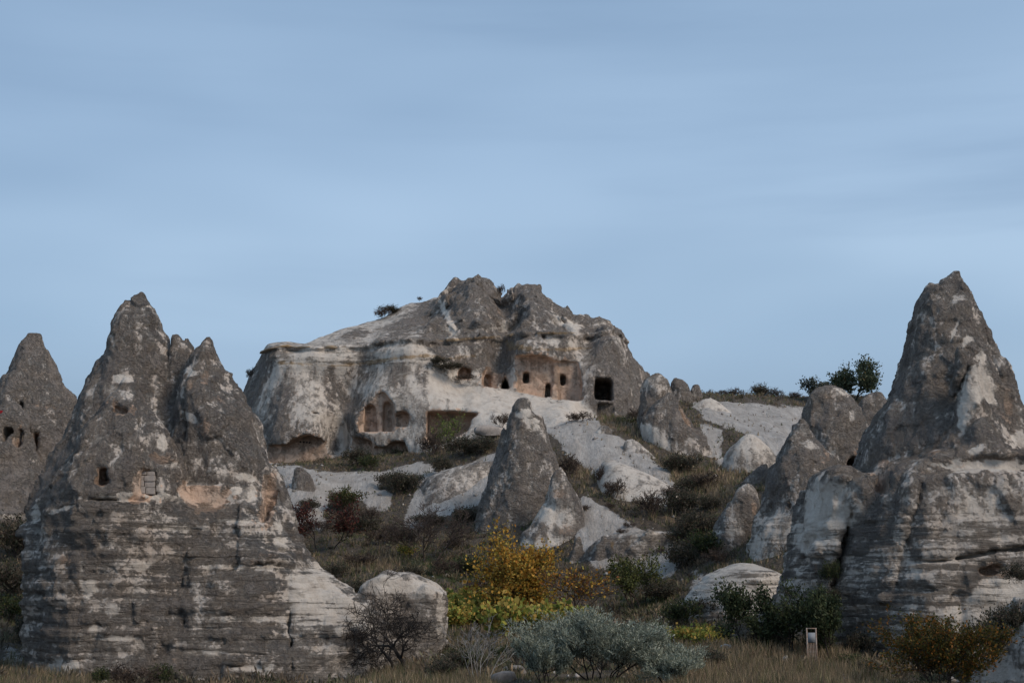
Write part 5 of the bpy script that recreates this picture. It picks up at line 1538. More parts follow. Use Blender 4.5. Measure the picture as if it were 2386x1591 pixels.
# silver bush
b = Vector((float(W(1400, 1590, 46)[0]), 46.0, float(gz(W(1400, 1590, 46)[0], 46.0))))
s = mpp(46)
plant('silver_shrub', 'big silvery grey-green oleaster shrub in the foreground', 'shrub', b, 152 * s, 295 * s, 41, dict(levels=4, kids=(5, 7), trunk=0.55, stems=9, r0=0.04, ratio=0.62, spread=(15, 42), up=0.2, first=0.25),
      leaf=[dict(n=46000, sigma=0.05, size=0.10, asp=0.24, cols=SILVER, wts=(3, 3, 2, 1), levels=(3, 4), up=0.35, clump=0.5)], wood=M_BARK, minr=0.004)
for (px_, py_, hh, ww, sd, lab) in ((1270, 1600, 100, 120, 43, 'low silvery shrub at the left foot of the big silvery one'), (1560, 1606, 90, 140, 44, 'low silvery shrub at the right foot of the big silvery one')):
    bb = Vector((float(W(px_, py_, 45.5)[0]), 45.0, float(gz(W(px_, py_, 45.5)[0], 45.0))))
    plant('silver_shrub', lab, 'shrub', bb, hh * s, ww * s, sd, dict(levels=4, kids=(4, 5), trunk=0.55, stems=6, r0=0.03, ratio=0.62, spread=(15, 45), up=0.18, first=0.25),
          leaf=[dict(n=13000, sigma=0.05, size=0.10, asp=0.24, cols=SILVER, wts=(3, 3, 2, 1), levels=(3, 4), up=0.35, clump=0.5)], wood=M_BARK, minr=0.004)
# orange and green bush, lower right
bb = Vector((float(W(2195, 1600, 46)[0]), 46.0, float(gz(W(2195, 1600, 46)[0], 46.0))))
plant('autumn_shrub', 'green bush turning orange at its twig tips, lower right', 'shrub', bb, 165 * s, 250 * s, 51, dict(levels=4, kids=(5, 6), trunk=0.55, stems=8, r0=0.035, ratio=0.62, spread=(18, 50), up=0.14, first=0.25),
      leaf=[dict(n=17000, sigma=0.07, size=0.085, asp=0.6, cols=[(0.05, 0.055, 0.018), (0.085, 0.075, 0.02), (0.16, 0.10, 0.02), (0.24, 0.10, 0.02)], wts=(3, 3, 2, 2), levels=(3, 4), clump=0.6)], wood=M_TWIG, minr=0.004)
# dark green trees before the right rock
DT = []
for (px_, py_, D_, hh, ww, sd, n_, lab) in ((1742, 1540, 56.5, 158, 115, 61, 5200, 'leftmost of the dark green trees, above the yellow vines'), (1832, 1540, 56, 156, 100, 62, 3400, 'slender dark green tree between the two bushier ones'),
                                        (1944, 1545, 55.4, 160, 120, 63, 7500, 'dense dark green tree right of the rusty gate frame')):
    x_, y_, _ = W(px_, py_, D_)
    DT.append(plant('dark_green_tree', lab, 'tree', Vector((float(x_), D_, float(gz(x_, D_)))), hh * mpp(D_), ww * mpp(D_), sd, dict(levels=4, kids=(4, 5), trunk=0.42, stems=2, r0=0.05, ratio=0.68, spread=(20, 55)),
                    leaf=dict(n=n_, sigma=0.13, size=0.12, asp=0.55, cols=DKGREEN + [(0.06, 0.07, 0.03)], levels=(3, 4), clump=0.7), thick=1.1, minr=0.012))
# bare trees
x_, y_, _ = W(940, 1592, 57)
plant('bare_tree', 'leafless dark tree with spreading twigs before the round-topped block', 'tree', Vector((float(x_), 57, float(gz(x_, 57)))), 210 * mpp(57), 250 * mpp(57), 77, dict(levels=6, kids=(3, 4), trunk=0.30, stems=2, r0=0.14, ratio=0.76, spread=(28, 68), bend=0.26, up=0.04, first=0.3),
      wood=M_BARK, split=True, minr=0.009, dep=180 * mpp(57))
x_, y_, _ = W(1120, 1590, 50)
plant('bleached_shrub', 'leafless bleached white shrub with fan-like stems', 'shrub', Vector((float(x_), 50, float(gz(x_, 50)))), 145 * mpp(50), 180 * mpp(50), 82, dict(levels=4, kids=(3, 4), trunk=0.75, stems=7, r0=0.022, ratio=0.5, spread=(15, 40), bend=0.10, up=0.03, first=0.35),
      wood=M_PALEBARK, minr=0.006)
b = drop(758, 1284, 96, 108)
s = mpp(b.y)
plant('red_tree', 'dark tree with deep red leaves beside the left rock', 'tree', b, 122 * s, 150 * s, 91, dict(levels=5, kids=(3, 4), trunk=0.32, stems=2, r0=0.1, ratio=0.73, spread=(25, 60)),
      leaf=dict(n=2600, sigma=0.14, size=0.17, asp=0.6, cols=RED, levels=(4, 5), clump=1.2), minr=0.016)
b = drop(998, 1310, 96, 110)
plant('brown_tree', 'dense bare brown thicket tree left of the steep dark cone', 'tree', b, 125 * s, 190 * s, 95, dict(levels=5, kids=(4, 5), trunk=0.3, stems=3, r0=0.07, ratio=0.7, spread=(25, 60)), wood=M_TWIG, minr=0.014)
b = drop(800, 1192, 104, 120)
plant('green_bush', 'rounded dull green bush on the white slope under the cliff', 'bush', b, 62 * s, 85 * s, 97, dict(levels=3, kids=(5, 6), trunk=0.6, stems=6, r0=0.03, ratio=0.6, spread=(20, 50)),
      leaf=dict(n=3000, sigma=0.12, size=0.15, asp=0.6, cols=OLIVE + [(0.14, 0.10, 0.05)], levels=(2, 3)), wood=M_TWIG)
yh = hill_y(1040, 1050)
plant('young_green_tree', 'bright green young tree before the dark cave mouth of the hill', 'tree', WV(1042, 1058, 127.2), 95 * mpp(127), 66 * mpp(127), 99, dict(levels=4, kids=(4, 5), trunk=0.4, stems=3, r0=0.05, ratio=0.68, spread=(25, 60), up=0.12),
      leaf=dict(n=1000, sigma=0.12, size=0.16, asp=0.55, cols=BRIGHT, levels=(3, 4), clump=0.6), wood=M_TWIG)
# skyline tree
plant('skyline_tree', 'tall grey-green tree on the skyline behind the blunt cone', 'tree', WV(1975, 945, 160), 105 * mpp(160), 120 * mpp(160), 101, dict(levels=4, kids=(5, 6), trunk=0.36, stems=2, r0=0.16, ratio=0.68, spread=(20, 55)),
      leaf=dict(n=5200, sigma=0.28, size=0.30, asp=0.5, cols=[(0.045, 0.065, 0.038), (0.065, 0.085, 0.05), (0.10, 0.11, 0.065), (0.16, 0.12, 0.05)], wts=(3, 3, 2, 0.5), levels=(3, 4), clump=0.7))
plant('skyline_tree', 'lower round grey-green bush left of the tall skyline tree', 'bush', WV(1915, 938, 158), 55 * mpp(158), 70 * mpp(158), 103, dict(levels=4, kids=(4, 5), trunk=0.45, stems=3, r0=0.08, ratio=0.66, spread=(20, 50)),
      leaf=dict(n=2400, sigma=0.26, size=0.28, asp=0.5, cols=[(0.045, 0.055, 0.045), (0.07, 0.08, 0.06), (0.09, 0.09, 0.07)], levels=(3, 4)))

# shrub kinds that are copied about the slopes
K = {}
K['twig'] = plant('bare_shrub', 'small leafless brown shrub low on the brushy slope left of centre', 'shrub', drop(700, 1250, 96, 120), 1.1, 1.9, 201, dict(levels=4, kids=(4, 5), trunk=0.5, stems=7, r0=0.02, ratio=0.62, spread=(20, 55)), wood=M_TWIG, minr=0.009,
                  leaf=dict(n=700, sigma=0.08, size=0.10, asp=0.5, cols=BROWN, levels=(3, 4)))
K['dark'] = plant('dark_shrub', 'dense dark shrub at the foot of the white tongue of rock', 'shrub', drop(935, 1265, 96, 115), 1.2, 2.0, 202, dict(levels=3, kids=(5, 7), trunk=0.6, stems=7, r0=0.02, ratio=0.6, spread=(20, 55)), wood=M_TWIG, minr=0.008,
                  leaf=dict(n=2200, sigma=0.10, size=0.13, asp=0.5, cols=[(0.055, 0.055, 0.038), (0.085, 0.075, 0.052), (0.045, 0.05, 0.032), (0.12, 0.095, 0.068)], levels=(2, 3)))
K['green'] = plant('green_shrub', 'dark green shrub below the golden tree on the valley floor', 'shrub', drop(1100, 1340, 86, 100), 1.2, 1.8, 203, dict(levels=3, kids=(5, 6), trunk=0.6, stems=6, r0=0.02, ratio=0.6, spread=(20, 50)), wood=M_TWIG, minr=0.008,
                   leaf=dict(n=2000, sigma=0.10, size=0.13, asp=0.55, cols=OLIVE + DKGREEN, levels=(2, 3)))
K['yellow'] = plant('yellow_shrub', 'small bright yellow-green bush in the grass left of the golden tree', 'shrub', drop(948, 1298, 92, 110), 0.8, 1.4, 204, dict(levels=3, kids=(4, 5), trunk=0.6, stems=5, r0=0.015, ratio=0.6, spread=(20, 50)), wood=M_TWIG, minr=0.008,
                    leaf=dict(n=700, sigma=0.10, size=0.13, asp=0.6, cols=VINE, levels=(2, 3)))
_rg = random.Random(5)


def put(kind, px, py, d0, d1, hpx, wpx, label, group=None, D=None):
    src = K[kind]
    loc = WV(px, py, D) if D else drop(px, py, d0, d1)
    m = mpp(loc.y)
    h0 = {'twig': 1.1, 'dark': 1.2, 'green': 1.2, 'yellow': 0.8}[kind]; w0 = {'twig': 1.9, 'dark': 2.0, 'green': 1.8, 'yellow': 1.4}[kind]
    return copy_plant(src, loc, _rg.uniform(0, 6.28), (wpx * m / w0, wpx * m / w0, hpx * m / h0), label, group)


put('dark', 1580, 1102, 105, 120, 42, 78, 'dark round shrub in the dry grass before the slotted grey cone')
put('twig', 1330, 1112, 100, 118, 52, 60, 'brown twiggy shrub on the ridge right of the steep dark cone')
put('twig', 1402, 1132, 100, 116, 46, 26, 'thin upright leafless sapling on the white slope')
put('twig', 1432, 1160, 98, 114, 44, 50, 'bare twiggy shrub just right of the thin sapling')
put('twig', 1520, 1205, 92, 106, 60, 66, 'rounded bare shrub with brown leaves at the end of the white hump')
put('dark', 1590, 1200, 92, 108, 60, 80, 'dark shrub at the head of the brushy gully')
put('dark', 1620, 1262, 88, 104, 70, 70, 'dark blue-green shrub in the gully left of the leaning cone')
put('green', 1640, 1300, 84, 100, 60, 70, 'dull green shrub against the foot of the leaning cone')
put('dark', 1590, 1325, 84, 100, 60, 70, 'dark shrub in the gully bottom beside the white terrace')
put('twig', 1680, 1318, 80, 96, 40, 70, 'grey twiggy shrub under the leaning cone')
put('dark', 1540, 1400, 78, 92, 44, 80, 'dark low shrub below the white terrace')
put('green', 1590, 1460, 70, 84, 60, 80, 'green shrub left of the yellow vines')
put('dark', 1650, 1440, 68, 84, 44, 70, 'dark shrub at the foot of the low white dome')
put('dark', 1790, 1520, 54, 62, 60, 90, 'dark undergrowth shrub under the slender dark green tree')
put('green', 1905, 1530, 53, 60, 70, 60, 'leafy shrub close left of the dense dark green tree')
put('dark', 2000, 1535, 53, 60, 60, 60, 'dark shrub at the lower left foot of the tall right rock')
put('green', 1938, 1362, 0, 0, 52, 40, 'green bush growing in the cleft of the right rock', D=59.2)
put('dark', 1945, 1400, 0, 0, 30, 34, 'dark bush lower down in the cleft of the right rock', D=58.6)
put('dark', 835, 1086, 120, 132, 42, 62, 'dark green shrub inside the low cave of the hill')
put('green', 860, 1096, 118, 130, 34, 40, 'green shrub at the sill of the low cave of the hill')
put('twig', 1010, 1064, 118, 130, 56, 60, 'grey bare shrub left of the bright green young tree')
put('dark', 1080, 1062, 116, 130, 46, 70, 'dark brown shrub right of the bright green young tree')
put('dark', 1125, 1058, 114, 128, 40, 66, 'dark shrub against the upper left side of the steep dark cone')
put('twig', 1168, 996, 0, 0, 34, 42, 'grey shrub on the white slope above the small fallen slab', D=127.4)
put('dark', 938, 1152, 106, 124, 50, 70, 'dark brush clump under the overhang of the white spur')
put('dark', 915, 1140, 106, 124, 40, 60, 'brown brush clump left of the overhang of the white spur')
put('dark', 1030, 1108, 104, 122, 46, 44, 'dark hanging shrub on the lip of the white spur')
put('twig', 892, 742, 0, 0, 24, 40, 'dark round shrub on the left skyline of the carved hill', D=155.5)
put('dark', 912, 733, 0, 0, 22, 44, 'low dark shrub above the round one on the hill skyline', D=156.5)
put('twig', 977, 702, 0, 0, 12, 12, 'tiny bare shrub alone on the hill skyline', D=159)
put('twig', 584, 884, 0, 0, 28, 22, 'thin shrub clinging to the left flank of the carved hill', D=144)
put('twig', 1168, 688, 0, 0, 26, 20, 'wispy shrub in the notch between the two peaks', D=151)
put('dark', 1772, 930, 0, 0, 34, 46, 'largest round bare shrub on the right skyline', D=160.5)
put('twig', 1704, 930, 0, 0, 26, 56, 'brown twiggy shrub on the right skyline above the sandy dome', D=160.5)
put('twig', 1663, 930, 0, 0, 22, 34, 'small reddish shrub at the left end of the right skyline', D=160.5)
put('twig', 1810, 930, 0, 0, 26, 36, 'sparse brown shrub right of the largest skyline shrub', D=160.5)
put('twig', 1850, 930, 0, 0, 18, 30, 'low faint shrub near the skyline tree', D=160.5)
put('dark', 1050, 862, 0, 0, 18, 66, 'dark scrub on the slope edge below the hill ledge', D=135.2)
put('dark', 1020, 850, 0, 0, 20, 40, 'small dark scrub left of the arched niche', D=135.2)
put('twig', 1085, 888, 0, 0, 16, 50, 'dry scrub along the foot of the arched niche', D=136.2)
put('twig', 1350, 985, 0, 0, 26, 60, 'dry brown shrub on the white slope left of the dark square cave', D=127.5)
put('green', 1445, 1000, 0, 0, 26, 60, 'green scrub at the foot of the rock with the dark square cave', D=131)
put('twig', 1480, 985, 0, 0, 34, 40, 'brown scrub in the crack right of the dark square cave', D=134)
put('dark', 2370, 1360, 0, 0, 46, 50, 'dark shrub on the banded rock at the right edge', D=53.5)
put('dark', 2310, 1530, 0, 0, 90, 90, 'large dark shrub on the rubbly corner slope', D=48.5)
put('dark', 2362, 1480, 0, 0, 70, 80, 'dark shrub high on the rubbly corner slope', D=48.5)
put('green', 232, 1600, 48, 56, 42, 34, 'small leafy green bush at the bottom edge before the left rock')
put('twig', 305, 1604, 48, 56, 56, 110, 'wide leafless shrub at the bottom edge before the left rock')
put('green', 375, 1602, 48, 56, 50, 50, 'green sapling right of the wide leafless shrub at the bottom')
put('green', 30, 1450, 60, 80, 60, 80, 'green bush in the dark hollow at the left edge')
put('dark', 40, 1300, 74, 92, 90, 120, 'dark shrub hanging under the far left cone')
put('dark', 20, 1400, 66, 84, 90, 110, 'dark shrub in the hollow left of the big rock')
put('dark', 80, 1500, 58, 74, 80, 90, 'dark shrub at the left foot of the big rock')
put('dark', 100, 1560, 56, 66, 50, 70, 'low dark shrub where the big rock meets the ground')
VAL = ['brown shrub just left of the red-leaved tree, highest of three', 'brown twiggy shrub right under the red-leaved tree', 'dark shrub on the slope just right of the red-leaved tree', 'brown shrub mid-slope between red-leaved tree and brown thicket',
       'dark shrub close to the right flank of the big left rock', 'brown shrub above the round-topped pale block', 'dark shrub low between the big left rock and the round-topped block', 'twiggy shrub below the green bush on the slope',
       'dark shrub under the tip of the pale smooth ridge', 'brown shrub at the foot of the bare brown thicket', 'dark shrub tucked against the left foot of the steep dark cone', 'twiggy shrub left of the golden tree crown',
       'dark shrub right behind the round-topped pale block', 'brown shrub beside the banded white flank of the big left rock', 'dark shrub hugging the left shoulder of the round-topped block', 'twiggy shrub on the terrace bank left of the golden tree']
for i_, (a_, b_) in enumerate(((720, 1190), (745, 1240), (840, 1240), (880, 1270), (700, 1300), (840, 1320), (780, 1350), (860, 1225), (1000, 1225), (1060, 1280), (1080, 1220), (1040, 1340), (960, 1345), (730, 1370), (830, 1390), (1110, 1390))):
    put('twig' if i_ % 2 else 'dark', a_, b_, 84, 122, 26 + 5 * (i_ % 4), 50 + 9 * (i_ % 3), VAL[i_], 'shrubs on the valley slope')
GUL = ['twiggy shrub at the lower tip of the long white hump', 'dark shrub in the dry grass above the gully', 'twiggy shrub at the right end of the dry grass strip', 'dark shrub left of the top of the leaning cone', 'twiggy shrub in the middle of the gully', 'dark shrub halfway down beside the leaning cone', 'twiggy shrub low in the gully', 'dark shrub right of the white terrace edge']
for i_, (a_, b_) in enumerate(((1560, 1165), (1600, 1150), (1640, 1140), (1655, 1190), (1600, 1235), (1645, 1240), (1610, 1290), (1570, 1270))):
    put('dark' if i_ % 2 else 'twig', a_, b_, 84, 116, 34 + 4 * (i_ % 3), 50 + 8 * (i_ % 3), GUL[i_], 'shrubs in the gully')
WEE = ['green weedy shrub behind the bleached shrub', 'dark weedy shrub left of the bleached shrub', 'dark weedy shrub at the bottom right of the bare dark tree', 'green weedy shrub right of the bleached shrub', 'dark weedy shrub left of the big silvery shrub', 'dark weedy shrub in front of the tall dry grass', 'green weedy shrub below the dense dark green tree', 'dark weedy shrub left of the orange-tipped bush']
for i_, (a_, b_) in enumerate(((1090, 1555), (1060, 1560), (1030, 1585), (1180, 1540), (1230, 1555), (1650, 1560), (1980, 1560), (2020, 1580))):
    put('dark' if i_ % 3 else 'green', a_, b_, 44, 64, 34 + 6 * (i_ % 3), 60 + 8 * (i_ % 3), WEE[i_], 'weedy shrubs in the foreground')
for i_, (a_, b_) in enumerate(((1450, 1245), (1500, 1250), (1540, 1290), (1500, 1300), (1465, 1230), (1420, 1185), (1570, 1260), (1360, 1190))):
    put('twig', a_, b_, 86, 106, 14, 26, 'tiny dark tuft growing on the white terrace', 'tufts on the white terrace')

# vines
vine0 = plant('grape_vine', 'leftmost yellow-green grape vine of the front row beside the round-topped block', 'vine', drop(1052, 1462, 72, 90), 1.1, 1.7, 301, dict(levels=3, kids=(4, 5), trunk=0.6, stems=4, r0=0.02, ratio=0.7, spread=(25, 65)), wood=M_TWIG, minr=0.008,
              leaf=dict(n=1500, sigma=0.16, size=0.17, asp=0.85, cols=VINE, levels=(2, 3)), group='vines left of the golden tree')
VN = ['second grape vine from the left in the front row', 'third grape vine from the left in the front row', 'grape vine midway along the front row', 'fifth grape vine from the left, front row', 'grape vine under the left edge of the golden tree', 'leftmost grape vine of the back row', 'second grape vine of the back row', 'third grape vine of the back row',
      'low grape vine at the foot of the golden tree trunk', 'low grape vine just right of the golden tree trunk', 'low grape vine below the half-bare orange tree', 'low grape vine left of the golden tree trunk']
for i_, (a_, b_) in enumerate(((1085, 1458), (1118, 1464), (1150, 1456), (1182, 1464), (1208, 1455), (1048, 1440), (1100, 1438), (1160, 1440), (1240, 1478), (1270, 1484), (1320, 1480), (1200, 1482))):
    copy_plant(vine0, drop(a_, b_, 70, 92), i_ * 1.3, 1.15 + 0.12 * (i_ % 4), VN[i_], 'vines left of the golden tree')
for i_, (a_, b_) in enumerate(((1560, 1502), (1590, 1504), (1618, 1502), (1645, 1506), (1672, 1504))):
    copy_plant(vine0, drop(a_, b_, 60, 72), i_ * 1.7 + 0.4, 0.62 + 0.06 * (i_ % 3), ['first', 'second', 'third', 'fourth', 'fifth'][i_] + ' yellow grape vine from the left behind the dry grass', 'vines behind the dry grass')
for i_, (a_, b_, l_) in enumerate(((1848, 1512, 'single little yellow-green vine left of the rusty gate frame'), (1798, 1510, 'faint small vine under the slender dark green tree'))):
    copy_plant(vine0, drop(a_, b_, 58, 70), i_ * 2.1, 0.36, l_)

# ------------------------------------------------------------------ grass and brush
def scatter(n, seed, ymin, ymax, keep):
    rg = np.random.RandomState(seed)
    y = np.exp(rg.uniform(math.log(ymin), math.log(ymax), n))
    u = rg.uniform(-0.47, 0.47, n)
    x = u * y
    z = gz(x, y)
    px, py = to_px(x, y, z)
    w = _bil(gw, x, y); d = _bil(gd, x, y); g = _bil(gg, x, y)
    m = (px > -330) & (px < 2720) & (py < 1680) & keep(px, py, w, d, g, x, y, rg)
    return x[m], y[m], z[m], w[m], d[m], g[m], px[m], py[m], rg


def blades(n, seed, ymin, ymax, keep, h, wd, cols, dcols, gcols, name, label, cat):
    x, y, z, w, d, g, px, py, rg = scatter(n, seed, ymin, ymax, keep)
    m = len(x)
    per = 3
    tall = 0.55 + 1.6 * np.clip(fbm(x / 1.7, y / 2.4, 0 * x + 2.2, 3) + 0.3, 0, 0.75)
    hh = np.repeat(h(d, g, rg, m) * rg.uniform(0.6, 1.3, m) * tall, per)
    X = np.repeat(x, per) + rg.normal(size=m * per) * 0.06; Y = np.repeat(y, per) + rg.normal(size=m * per) * 0.06; Z = np.repeat(z, per) - 0.04
    a = rg.rand(m * per) * 6.283
    ww = wd * (0.6 + 0.012 * np.repeat(y, per)) * rg.uniform(0.7, 1.3, m * per)
    lx = rg.normal(size=m * per) * 0.28 * hh; ly = rg.normal(size=m * per) * 0.28 * hh
    V = np.stack([np.stack([X - np.cos(a) * ww, Y - np.sin(a) * ww, Z], 1), np.stack([X + np.cos(a) * ww, Y + np.sin(a) * ww, Z], 1), np.stack([X + lx, Y + ly, Z + hh], 1)], 1).reshape(-1, 3)
    T = np.arange(3 * m * per).reshape(-1, 3)
    t1 = pick_tints(rg, m, cols); t2 = pick_tints(rg, m, dcols); t3 = pick_tints(rg, m, gcols)
    r = rg.rand(m)
    t1[r < d] = t2[r < d]
    r = rg.rand(m); t1[r < g * 0.8] = t3[r < g * 0.8]
    me = mesh_np(name, V, None, T, smooth=False)
    set_col(me, 'tint', np.repeat(np.repeat(t1, per, 0), 3, 0))
    o = add_obj(name, me, M_GRASS)
    return tag(o, label, cat, kind='stuff')


DRYC = [(0.27, 0.20, 0.125), (0.36, 0.275, 0.175), (0.21, 0.15, 0.10), (0.16, 0.125, 0.085), (0.13, 0.13, 0.06)]
MIXC = [(0.17, 0.132, 0.086), (0.23, 0.18, 0.115), (0.12, 0.10, 0.065), (0.30, 0.23, 0.145), (0.11, 0.12, 0.055), (0.08, 0.10, 0.04)]
GRNC = [(0.045, 0.065, 0.025), (0.07, 0.085, 0.035), (0.10, 0.10, 0.045)]
blades(62000, 71, 42, 72, lambda px, py, w, d, g, x, y, rg: rg.rand(len(px)) > np.minimum(w * 1.2, 0.96), lambda d, g, rg, m: 0.16 + 0.42 * d, 0.012, MIXC, DRYC, GRNC, 'dry_grass', 'dry brown grass covering the foreground', 'grass')
blades(76000, 72, 72, 165, lambda px, py, w, d, g, x, y, rg: (rg.rand(len(px)) > np.minimum(w * 1.35, 0.97)) & (py > 880), lambda d, g, rg, m: 0.28 + 0.3 * d, 0.02, MIXC, DRYC, GRNC, 'slope_grass', 'brown and green grass on the valley slopes', 'grass')


def brush(n, seed, ymin, ymax, keep, name, label):
    x, y, z, w, d, g, px, py, rg = scatter(n, seed, ymin, ymax, keep)
    m = len(x); per = 30
    R = rg.uniform(0.25, 0.7, m)
    th = rg.rand(m, per) * 6.283; ph = np.arccos(rg.rand(m, per)); rr = R[:, None] * rg.uniform(0.35, 1.0, (m, per))
    C = np.stack([x[:, None] + rr * np.sin(ph) * np.cos(th), y[:, None] + rr * np.sin(ph) * np.sin(th), z[:, None] + rr * np.cos(ph) * 0.9], -1).reshape(-1, 3)
    dirs = np.stack([np.sin(ph) * np.cos(th), np.sin(ph) * np.sin(th), np.cos(ph) + 0.3], -1).reshape(-1, 3)
    V, Q = leaf_quads(rg, C, 0.30, 0.22, 0.2, dirs)
    base = pick_tints(rg, m, [(0.13, 0.102, 0.075), (0.19, 0.145, 0.10), (0.10, 0.085, 0.062), (0.10, 0.10, 0.055), (0.26, 0.195, 0.125), (0.14, 0.135, 0.085)])
    t = np.repeat(base, per, 0) * rg.uniform(0.65, 1.35, (m * per, 1)); t[:, 3] = 1
    me = mesh_np(name, V, Q, smooth=False)
    set_col(me, 'tint', np.repeat(np.clip(t, 0, 1), 4, 0))
    return tag(add_obj(name, me, M_LEAF), label, 'brush', kind='stuff')


brush(8000, 73, 50, 165, lambda px, py, w, d, g, x, y, rg: (rg.rand(len(px)) > w * 1.25 + d * 1.0) & (py > 900) & ((fbm(x / 4, y / 4, 0 * x, 3) + 0.1 * rg.rand(len(px))) > -0.02), 'low_brush', 'tangled low brown brush over the slopes')


# rubble and gravel shed by the rocks
def rubble(n, seed, ymin, ymax, keep, smin_, smax_, name, label):
    x, y, z, w, d, g, px, py, rg = scatter(n, seed, ymin, ymax, keep)
    m = len(x)
    base = np.array([(1, 0, 0), (-0.6, 0.8, 0), (-0.5, -0.9, 0.1), (0.1, 0.1, 0.9), (0.2, -0.4, 0.55), (0, 0, -0.6)], float)
    tri = np.array([(0, 1, 3), (1, 2, 3), (2, 4, 3), (4, 0, 3), (2, 0, 4), (0, 5, 1), (1, 5, 2), (2, 5, 0)])
    sc = rg.uniform(smin_, smax_, m) * rg.uniform(0.4, 1.0, m)
    a = rg.rand(m) * 6.283; ca, sa = np.cos(a), np.sin(a)
    P = base[None] * rg.uniform(0.7, 1.3, (m, 6, 1)) * sc[:, None, None]
    V = np.stack([P[..., 0] * ca[:, None] - P[..., 1] * sa[:, None] + x[:, None], P[..., 0] * sa[:, None] + P[..., 1] * ca[:, None] + y[:, None], P[..., 2] + z[:, None] + sc[:, None] * 0.2], -1).reshape(-1, 3)
    T = (tri[None] + 6 * np.arange(m)[:, None, None]).reshape(-1, 3)
    me = mesh_np(name, V, None, T, smooth=False)
    t = pick_tints(rg, m, [(0.36, 0.32, 0.28), (0.28, 0.25, 0.225), (0.44, 0.40, 0.36), (0.20, 0.18, 0.165)])
    set_col(me, 'tint', np.repeat(t, 6, 0))
    return tag(add_obj(name, me, M_GRAVEL), label, 'rubble', kind='stuff')


M_GRAVEL = leaf_mat('pale_rubble', 0.95, 0.0)
rubble(5200, 81, 44, 165, lambda px, py, w, d, g, x, y, rg: (rg.rand(len(px)) < 0.25 + 0.6 * w) & (py > 900), 0.05, 0.26, 'rubble', 'scattered pale rubble on the slopes and at the rock feet')

# ------------------------------------------------------------------ small things
def box_part(bm_list, c, s, rot=0.0):
    """append a box (centre, size) to a list of boxes"""
    bm_list.append((c, s, rot))


def boxes_mesh(name, boxes, bevel=0.0):
    V = []; Q = []; n = 0
    for c, s, rot in boxes:
        s = np.array(s) / 2; c = np.array(c)
        b = min(bevel, s.min() * 0.4)
        P = []
        for sx in (-1, 1):
            for sy in (-1, 1):
                for sz in (-1, 1):
                    P.append([sx * s[0], sy * s[1], sz * s[2]])
        P = np.array(P)
        ca, sa = math.cos(rot), math.sin(rot)
        P = np.stack([P[:, 0] * ca - P[:, 2] * sa, P[:, 1], P[:, 0] * sa + P[:, 2] * ca], 1) + c
        V.append(P)
        Q.append(n + np.array([(0, 1, 3, 2), (4, 6, 7, 5), (0, 4, 5, 1), (2, 3, 7, 6), (0, 2, 6, 4), (1, 5, 7, 3)]))
        n += 8
    return mesh_np(name, np.concatenate(V), np.concatenate(Q), smooth=False)


def stone_mesh(name, sx, sy, sz, seed, sub=2, rough=0.12, k=7.0):
    """a rough-cornered building stone"""
    n = 5
    g = np.linspace(-1, 1, n)
    V = []; Q = []; off = 0
    for ax in range(3):
        for sg in (-1, 1):
            A, B = np.meshgrid(g, g, indexing='ij')
            P = np.zeros((n, n, 3)); P[..., ax] = sg; P[..., (ax + 1) % 3] = A; P[..., (ax + 2) % 3] = B
            i = np.arange(n * n).reshape(n, n)
            q = np.stack([i[:-1, :-1], i[1:, :-1], i[1:, 1:], i[:-1, 1:]], -1).reshape(-1, 4)
            if sg < 0: q = q[:, ::-1]
            V.append(P.reshape(-1, 3)); Q.append(q + off); off += n * n
    V = np.concatenate(V); Q = np.concatenate(Q)
    V = V / ((np.abs(V) ** k).sum(1) ** (1 / k))[:, None]
    V = V * (1 + rough * 2 * fbm(V[:, 0] * 0.9 + seed * 7.1, V[:, 1] * 0.9, V[:, 2] * 0.9, 3))[:, None]
    V = V * np.array([sx, sy, sz]) / 2
    return mesh_np(name, V, Q)


M_STONE = plain_mat('pale_building_stone', (0.40, 0.35, 0.31), (0.28, 0.245, 0.22), 5.0, 0.95)
M_BOULDER = plain_mat('grey_boulder_stone', (0.25, 0.225, 0.205), (0.14, 0.128, 0.12), 3.0, 0.95)
M_RUST = plain_mat('rusty_painted_iron', (0.36, 0.31, 0.27), (0.22, 0.13, 0.085), 7.0, 0.7)
M_BOARD = plain_mat('weathered_grey_board', (0.27, 0.29, 0.31), (0.21, 0.23, 0.25), 2.0, 0.7)
M_POST = plain_mat('dark_iron_post', (0.028, 0.026, 0.026), (0.06, 0.05, 0.045), 6.0, 0.7)
M_BAG = plain_mat('white_plastic_bag', (0.62, 0.64, 0.68), (0.48, 0.51, 0.56), 4.0, 0.5)
M_RED = plain_mat('red_cloth', (0.35, 0.02, 0.025), (0.25, 0.015, 0.02), 4.0, 0.8)
M_HOLE_SHADE = plain_mat('painted_hole_shade', (0.03, 0.027, 0.025), (0.045, 0.04, 0.036), 4.0, 0.95)  # near-black colour stands in for the shade inside the pigeon holes

